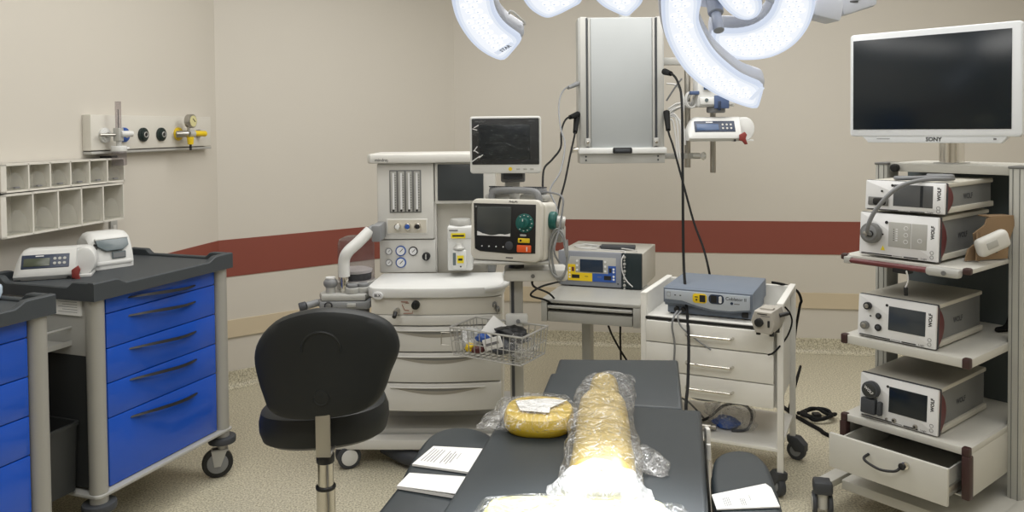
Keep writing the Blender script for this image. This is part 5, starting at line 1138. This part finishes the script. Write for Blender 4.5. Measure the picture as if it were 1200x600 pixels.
for p in (r0+pe*.010, l0-pe*.010):
    mb = MB(); a = p-ax*.05; b = p-ax*1.25; mb.tube([(a.x-.18, a.y-1.2, .735), (b.x-.18, b.y-1.2, .735)], .010, CHROME, 10, 0)
    for q in (.1, .5, .9): w = a.lerp(b, q); mb.cyl((w.x-.18, w.y-1.2, .70), (w.x-.18, w.y-1.2, .735), .012, STEEL)
    mb.build('side_rail', t)
armL = [tuple(v[:2]) for v in crom([(-.240, 1.577, 0), (-.222, 1.744, 0), (-.198, 1.850, 0), (-.150, 1.895, 0), (-.090, 1.882, 0), (-.048, 1.832, 0), (-.046, 1.775, 0), (-.082, 1.640, 0)], 5)]+[(-.128, 1.40), (-.175, 1.10), (-.34, 1.12)]
armR = [(.33, 1.28), (.372, 1.459)]+[tuple(v[:2]) for v in crom([(.400, 1.600, 0), (.436, 1.708, 0), (.486, 1.744, 0), (.527, 1.729, 0), (.538, 1.665, 0), (.518, 1.543, 0)], 5)]+[(.497, 1.44), (.45, 1.22), (.40, 1.0), (.27, 1.02)]
for P in (armL, armR):
    ab = pad(P, .78, .05, PAD, .014).build('arm_board', t)
    mb = MB(); cx = sum(p[0] for p in P)/len(P); cy = sum(p[1] for p in P)/len(P); mb.prism(lp([(cx+(p[0]-cx)*.9, cy+(p[1]-cy)*.95) for p in P]), .715, .732, STEEL); mb.build('support_plate', ab)
mb = MB(); a = r0+pe*.012-ax*.05; mb.b6(a.x-.18-.005, a.x-.18+.006, a.y-1.2-.012, a.y-1.2+.012, .735, .775, OFFW, .003); mb.build('rail_clamp', t)
mb = MB(); a = r0+pe*.012-ax*.16; mb.cyl((a.x-.18, a.y-1.2, .735), (a.x-.18, a.y-1.2, .778), .005, OFFW); mb.build('rail_clamp', t)
mb = MB(); mb.b6(-.15, .15, -.25, .25, .12, .70, LGREY, .02); mb.build('pedestal', t)
mb = MB(); mb.prism(rrect(-.25, .25, -.55, .45, .06), .0, .12, LGREY, .02); mb.build('base', t)
def sheet(name, label, pts, z, th, group=None, lines=()):
    P = [Vector((*onz(p[0], p[1], z).xy, z)) for p in pts]; c = sum(P, Vector())/len(P)
    mb = MB(); mb.prism([((p-c).x, (p-c).y) for p in P], 0, th, PAPER)
    for (a, b, u0, u1, v) in lines:
        pass
    return P, c, mb
def printed(mb, P, c, rows, th):
    # rows: (u0, u1, v0, v1) bars in the sheet's own coordinates, corners tl, tr, br, bl
    f = lambda u, v: (P[0].lerp(P[1], u)).lerp(P[3].lerp(P[2], u), v)-c
    for u0, u1, v0, v1 in rows:
        q = [f(u0, v0), f(u1, v0), f(u1, v1), f(u0, v1)]
        mb.raw([(p.x, p.y, th+.0004) for p in q], [(0, 1, 2, 3)], PRINTG)
zA = .7815
P, c, mb = sheet('paper', '', [(508, 525), (567, 528), (566, 532), (569, 536), (552, 556), (483, 546)], zA, .0045)
Q = [P[0], P[2], P[4], P[5]]
printed(mb, Q, c, [(.07+.055*j, .085+.055*j, .12+.03*(j % 3), .80) for j in range(5)]+[(.40+.05*j, .415+.05*j, .15+.1*(j % 2), .80-.08*(j % 2)) for j in range(4)]+[(.62, .63, .2, .5)], .0045)
whole_base = mb.build('paper_sheets', None, loc=(c.x, c.y, zA)); tag(whole_base, 'printed paper sheets on the left arm board, farther stack', 'paper', 'papers on the arm boards')
P, c, mb = sheet('paper', '', [(480, 557.5), (548, 565), (534, 584.5), (465, 573)], zA, .006)
f = [(P[1]-c), (P[2]-c), (P[3]-c)]
mb.raw([(f[0].x, f[0].y, .011), (f[1].x, f[1].y, .010), (f[2].x, f[2].y, .0064), ((P[0]-c).x, (P[0]-c).y, .0064), (f[0].x, f[0].y, .0095), (f[1].x, f[1].y, .0085), (f[2].x, f[2].y, .0062), ((P[0]-c).x, (P[0]-c).y, .0062)], [(0, 1, 2, 3), (4, 7, 6, 5), (0, 4, 5, 1)], PAPER)
o = mb.build('folded_papers', None, loc=(c.x, c.y, zA)); tag(o, 'blank folded papers on the left arm board, nearer stack', 'paper', 'papers on the arm boards')
P, c, mb = sheet('paper', '', [(834, 581), (897, 568), (904, 573), (914, 595), (840, 598)], zA, .0025)
Q = [P[0], P[2], P[3], P[4]]
printed(mb, Q, c, [(.15+.03*j, .16+.03*j, .3, .85) for j in range(4)]+[(.42+.03*j, .43+.03*j, .45, .85) for j in range(3)]+[(.58, .588, .3, .6)], .0025)
o = mb.build('paper_sheet', None, loc=(c.x, c.y, zA)); tag(o, 'white paper sheet on the right arm board', 'paper', 'papers on the arm boards')

# gel positioners in plastic bags on the table
zP = .8005
def blobring(c, rx, ry, h, m, yaw=0, e=2.4, top=.8, n=40):
    rings = []
    for z, k in ((0, .93), (.15, .985), (.4, 1.0), (.7, .985), (.9, .93), (1.0, top)):
        r = []
        for i in range(n):
            a = 2*PI*i/n; ca, sa = math.cos(a), math.sin(a)
            x = rx*k*math.copysign(abs(ca)**(2/e), ca); y = ry*k*math.copysign(abs(sa)**(2/e), sa); r.append((x, y, z*h))
        rings.append(r)
    mb = MB(Matrix.Translation(c) @ Matrix.Rotation(yaw, 4, 'Z')); mb.loft(rings, m); return mb
dc = Vector((.058, 1.850, zP))
whole(blobring(dc, .082, .090, .042, GELY, -.1, 2.5, .75), 'gel_ring', 'round yellow gel pad bagged on the left of the table', 'gel pad')
mb = MB(); c = dc+Vector((.0, -.005, .047)); mb.prism([(c.x-.055, c.y+.03), (c.x-.045, c.y-.035), (c.x+.022, c.y-.052), (c.x+.025, c.y-.02), (c.x+.068, c.y+.03), (c.x+.02, c.y+.045)], c.z, c.z+.001, PAPER); whole(mb, 'paper_insert', 'white paper insert on the round yellow gel pad', 'paper')
def bag(name, label, rings, m, seed, amp=.012, cat='plastic bag', sub=2):
    # rings: list of (centre, half width, half height, yaw) along the bag; squashed tube with crumples
    N = 28; R = []
    P = []
    for i in range(len(rings)-1):
        for k in range(5):
            q = k/5; q2 = q*q*(3-2*q); a, b = rings[i], rings[i+1]
            P.append((Vector(a[0]).lerp(Vector(b[0]), q), a[1]+(b[1]-a[1])*q2, a[2]+(b[2]-a[2])*q2))
    P.append((Vector(rings[-1][0]), rings[-1][1], rings[-1][2]))
    for i, (c, w, h) in enumerate(P):
        d = P[min(i+1, len(P)-1)][0]-P[max(i-1, 0)][0]; d.z = 0; d.normalize(); s_ = Vector((d.y, -d.x, 0)); r = []
        for k in range(N):
            a = 2*PI*k/N; x = math.cos(a); z = math.sin(a)
            p = c+s_*(w*x)+Vector((0, 0, h*(1+z*(1 if z > 0 else 1))))
            nz = noise.noise_vector(p*14+Vector((seed, 0, 0)))*amp+noise.noise_vector(p*45+Vector((0, seed, 0)))*amp*.3
            p = p+nz; p.z = max(p.z, zP+.0006+.0004*abs(z)); r.append(p)
        R.append(r)
    mb = MB(); mb.loft(R, m); return whole(mb, name, label, cat, smooth=25)
bag('plastic_bag', 'clear plastic bag around the round yellow gel pad', [((-.088, 1.83, zP), .012, .004, 0), ((-.055, 1.835, zP), .040, .012, 0), ((-.02, 1.84, zP), .085, .026, 0), ((.058, 1.85, zP), .108, .0275, 0), ((.13, 1.855, zP), .09, .026, 0), ((.165, 1.86, zP), .055, .012, 0)], FILM, 31, .008)
# long gel bolster: half-cylinder sections narrowing to the head end
sec = [((.163, 1.49), .066, .050), ((.166, 1.51), .068, .058), ((.180, 1.60), .066, .063), ((.189, 1.685), .063, .065), ((.1905, 1.70), .055, .052), ((.193, 1.715), .055, .050), ((.195, 1.73), .061, .062), ((.203, 1.81), .062, .066), ((.214, 1.90), .058, .064), ((.217, 1.925), .050, .060), ((.219, 1.94), .040, .052), ((.227, 1.99), .040, .056), ((.236, 2.06), .037, .054), ((.239, 2.085), .028, .040)]
rings = []
for (x, y), w, h in sec:
    d = Vector((.208, .978, 0)); s_ = Vector((d.y, -d.x, 0)); r = []
    for k in range(24):
        a = PI*k/23; r.append(Vector((x, y, zP))+s_*(w*math.copysign(abs(math.cos(a))**.7, math.cos(a)))+Vector((0, 0, h*abs(math.sin(a))**.7)))
    rings.append(r)
mb = MB(); mb.loft(rings, GEL); whole(mb, 'gel_bolster', 'long amber gel bolster bagged along the middle of the table', 'gel pad')
bag('plastic_bag', 'clear crumpled bag around the long amber gel bolster', [((.155, 1.47, zP), .085, .015, 0), ((.172, 1.55, zP), .082, .034, 0), ((.186, 1.66, zP), .075, .036, 0), ((.200, 1.80, zP), .073, .037, 0), ((.22, 1.92, zP), .070, .036, 0), ((.242, 2.02, zP), .066, .034, 0), ((.256, 2.10, zP), .062, .024, 0), ((.264, 2.14, zP), .045, .006, 0)], FILM, 37, .011)
bag('plastic_bag', 'loose clear bag end beside the long gel bolster', [((.215, 1.68, zP), .020, .012, 0), ((.250, 1.63, zP), .045, .018, 0), ((.285, 1.59, zP), .040, .010, 0), ((.30, 1.565, zP), .012, .004, 0)], FILM, 41, .010)
bag('cloudy_bag', 'cloudy white plastic bag in the lamp\'s bright pool on the table', [((.062, 1.455, zP), .045, .012, 0), ((.10, 1.452, zP), .060, .030, 0), ((.16, 1.448, zP), .066, .036, 0), ((.215, 1.44, zP), .060, .028, 0), ((.25, 1.435, zP), .04, .010, 0)], FILMW, 43, .009)
whole(blobring(Vector((.152, 1.452, zP)), .075, .042, .040, PAPER, -.06, 3), 'padding', 'white padding inside the cloudy bag', 'padding')
whole(blobring(Vector((.105, 1.335, zP)), .165, .068, .040, GELP, -.05, 5, .93, 56), 'gel_pad', 'wide pale yellow gel pad at the table\'s near end', 'gel pad')
bag('plastic_bag', 'clear bag around the wide pale yellow gel pad at the bottom edge', [((-.085, 1.345, zP), .07, .006, 0), ((-.055, 1.343, zP), .085, .022, 0), ((.03, 1.338, zP), .088, .024, 0), ((.12, 1.334, zP), .088, .024, 0), ((.20, 1.33, zP), .085, .024, 0), ((.28, 1.33, zP), .075, .020, 0), ((.33, 1.328, zP), .05, .005, 0)], FILM, 47, .006)

# ------------------------------------------------------------------ stool
t = thing('surgeon_stool', 'black padded stool with rounded backrest and chrome column', 'stool', Vector((-.575, 2.42, 0)), 0)
k = 2.25/929
BKP = [(385, 361), (352, 366), (322, 379), (301, 402), (294, 424), (298, 448), (306, 470), (313, 484), (328, 491), (350, 493), (375, 492), (405, 489), (428, 484), (444, 474), (452, 461), (458, 443), (466, 424), (468, 408), (461, 388), (445, 374), (420, 365)]
P = [((p[0]-381)*k, -(p[1]-428)*k) for p in BKP]; P = [(v[0], v[1]) for v in crom([(a, b, 0) for a, b in P], 3, True)]
zb = .828
Tb = Matrix.Translation((.030, -.17, zb)) @ FR
mb = MB(); mb.pillow(P, .062, VINYL, Tb, .88, lambda x, y: -1.1*x*x); 
ringp = []
def surf(x, z): return -.17-.033+1.1*x*x
mb.tube([(.030+.055*math.cos(a), surf(.055*math.cos(a), 0)+.0032, zb+.05+.05*math.sin(a)) for a in [PI*(-.05+1.1*q/16) for q in range(17)]], .0045, VINYL, 8, 2)
mb.tube([(.030+.022*math.cos(a), surf(.022*math.cos(a), 0)+.0015, zb-.085+.022*math.sin(a)) for a in [PI*(1+.0+1.0*q/12) for q in range(13)]], .003, VINYL, 8, 2)
mb.disc(.030, zb-.085, .021, -.2035, -.19, VINYL, 24, .002); mb.build('backrest', t)
SP = [(.197*math.copysign(abs(math.cos(a))**.9, math.cos(a)), .185*math.copysign(abs(math.sin(a))**.9, math.sin(a))) for a in [2*PI*q/48 for q in range(48)]]
mb = MB(); Ts = Matrix.Translation((-.018, .04, .609)) @ Matrix.Rotation(-.05, 4, 'Y') @ Matrix.Rotation(.0, 4, 'X'); mb.pillow(SP, .110, VINYL, Ts, .86, lambda x, y: -.008*math.cos(y*12)); mb.build('seat', t)
mb = MB(); mb.box((.032, -.196, .665), (.042, .006, .18), STEEL, .002); mb.b6(.011, .053, -.199, .06, .570, .577, STEEL, .002); mb.b6(-.1, .1, -.06, .14, .550, .572, BLACK, .008); mb.build('back_bracket', t)
mb = MB(); cx, cy = .0, -.165
cx, cy = .030, -.165
mb.cyl((cx, cy, .09), (cx, cy, .472), .027, CHROME, seg=26); mb.cyl((cx, cy, .47), (cx, cy, .548), .0225, CHROME, seg=26); mb.cyl((cx, cy, .467), (cx, cy, .477), .029, BLACK, seg=26, bev=.003); mb.cyl((cx, cy, .543), (cx, cy, .5705), .026, BLACK, seg=26, bev=.004); mb.build('gas_column', t)
mb = MB()
for q in range(5):
    a = .5+2*PI*q/5; mb.tube([(cx, cy, .10), (cx+.14*math.cos(a), cy+.14*math.sin(a), .09), (cx+.26*math.cos(a), cy+.26*math.sin(a), .065)], .018, CHROME, 10, 4)
mb.cyl((cx, cy, .07), (cx, cy, .13), .04, CHROME, bev=.008); mb.build('star_base', t)
for q in range(5):
    a = .5+2*PI*q/5; x, y = cx+.26*math.cos(a), cy+.26*math.sin(a)
    c = MB(Matrix.Translation((x, y, 0)) @ Matrix.Rotation(a+.8, 4, 'Z')); c.cyl((.01, -.018, .028), (.01, .018, .028), .028, BLACK, seg=18, bev=.004); c.b6(-.014, .02, -.01, .01, .028, .062, BLACK, .004); c.build('caster', t)

# ------------------------------------------------------------------ lights
def area(name, loc, sx, sy, power, col, rot=(0, 0, 0)):
    l = bpy.data.lights.new(name, 'AREA'); l.shape = 'RECTANGLE'; l.size = sx; l.size_y = sy; l.energy = power; l.color = col
    o = bpy.data.objects.new(name, l); C.objects.link(o); o.location = loc; o.rotation_euler = rot; return o
warm = (1.0, .986, .962)
area('ceiling_light', (0.2, 3.5, ZC-.03), 2.4, 1.2, 46, warm)
area('ceiling_light', (1.9, 3.0, ZC-.03), 1.2, 2.4, 28, warm)
area('ceiling_light', (0.3, 0.5, ZC-.03), 2.4, 1.2, 46, warm)
area('ceiling_light', (-1.1, 2.0, ZC-.03), .9, 2.0, 18, warm)
def spot(name, loc, target, power, size, blend, col, rad=.12):
    l = bpy.data.lights.new(name, 'SPOT'); l.energy = power; l.spot_size = size; l.spot_blend = blend; l.color = col; l.shadow_soft_size = rad
    o = bpy.data.objects.new(name, l); C.objects.link(o); o.location = loc
    o.rotation_euler = (Vector(target)-Vector(loc)).to_track_quat('-Z', 'Y').to_euler(); return o
cool = (.92, .96, 1.0)
spot('lamp_beam', PA+NL*.10+Vector((.05, -.05, .02)), (.06, 1.08, .80), 105, .75, .9, cool)
spot('lamp_beam', PB+NL*.12+Vector((0, 0, 0)), (.12, 1.08, .80), 105, .75, .9, cool)
w = bpy.data.worlds.new('room_ambience'); SC.world = w; w.use_nodes = True
w.node_tree.nodes['Background'].inputs['Color'].default_value = (.9, .9, .9, 1); w.node_tree.nodes['Background'].inputs['Strength'].default_value = .2

# ------------------------------------------------------------------ camera and view
cam = bpy.data.cameras.new('camera'); co = bpy.data.objects.new('camera', cam); C.objects.link(co)
cam.sensor_width = 36; cam.lens = F/1200*36; cam.shift_y = -(300-CY)/1200; cam.clip_start = .02
R = Matrix((RIGHT, UP, -FWD)).transposed().to_4x4(); co.matrix_world = Matrix.Translation(EYE) @ R
SC.camera = co
SC.view_settings.view_transform = 'Standard'; SC.view_settings.look = 'None'; SC.view_settings.gamma = 1; SC.view_settings.use_curve_mapping = False
SC.view_settings.exposure = 0.0
SC.cycles.max_bounces = 8; SC.cycles.transparent_max_bounces = 24; SC.cycles.use_denoising = True
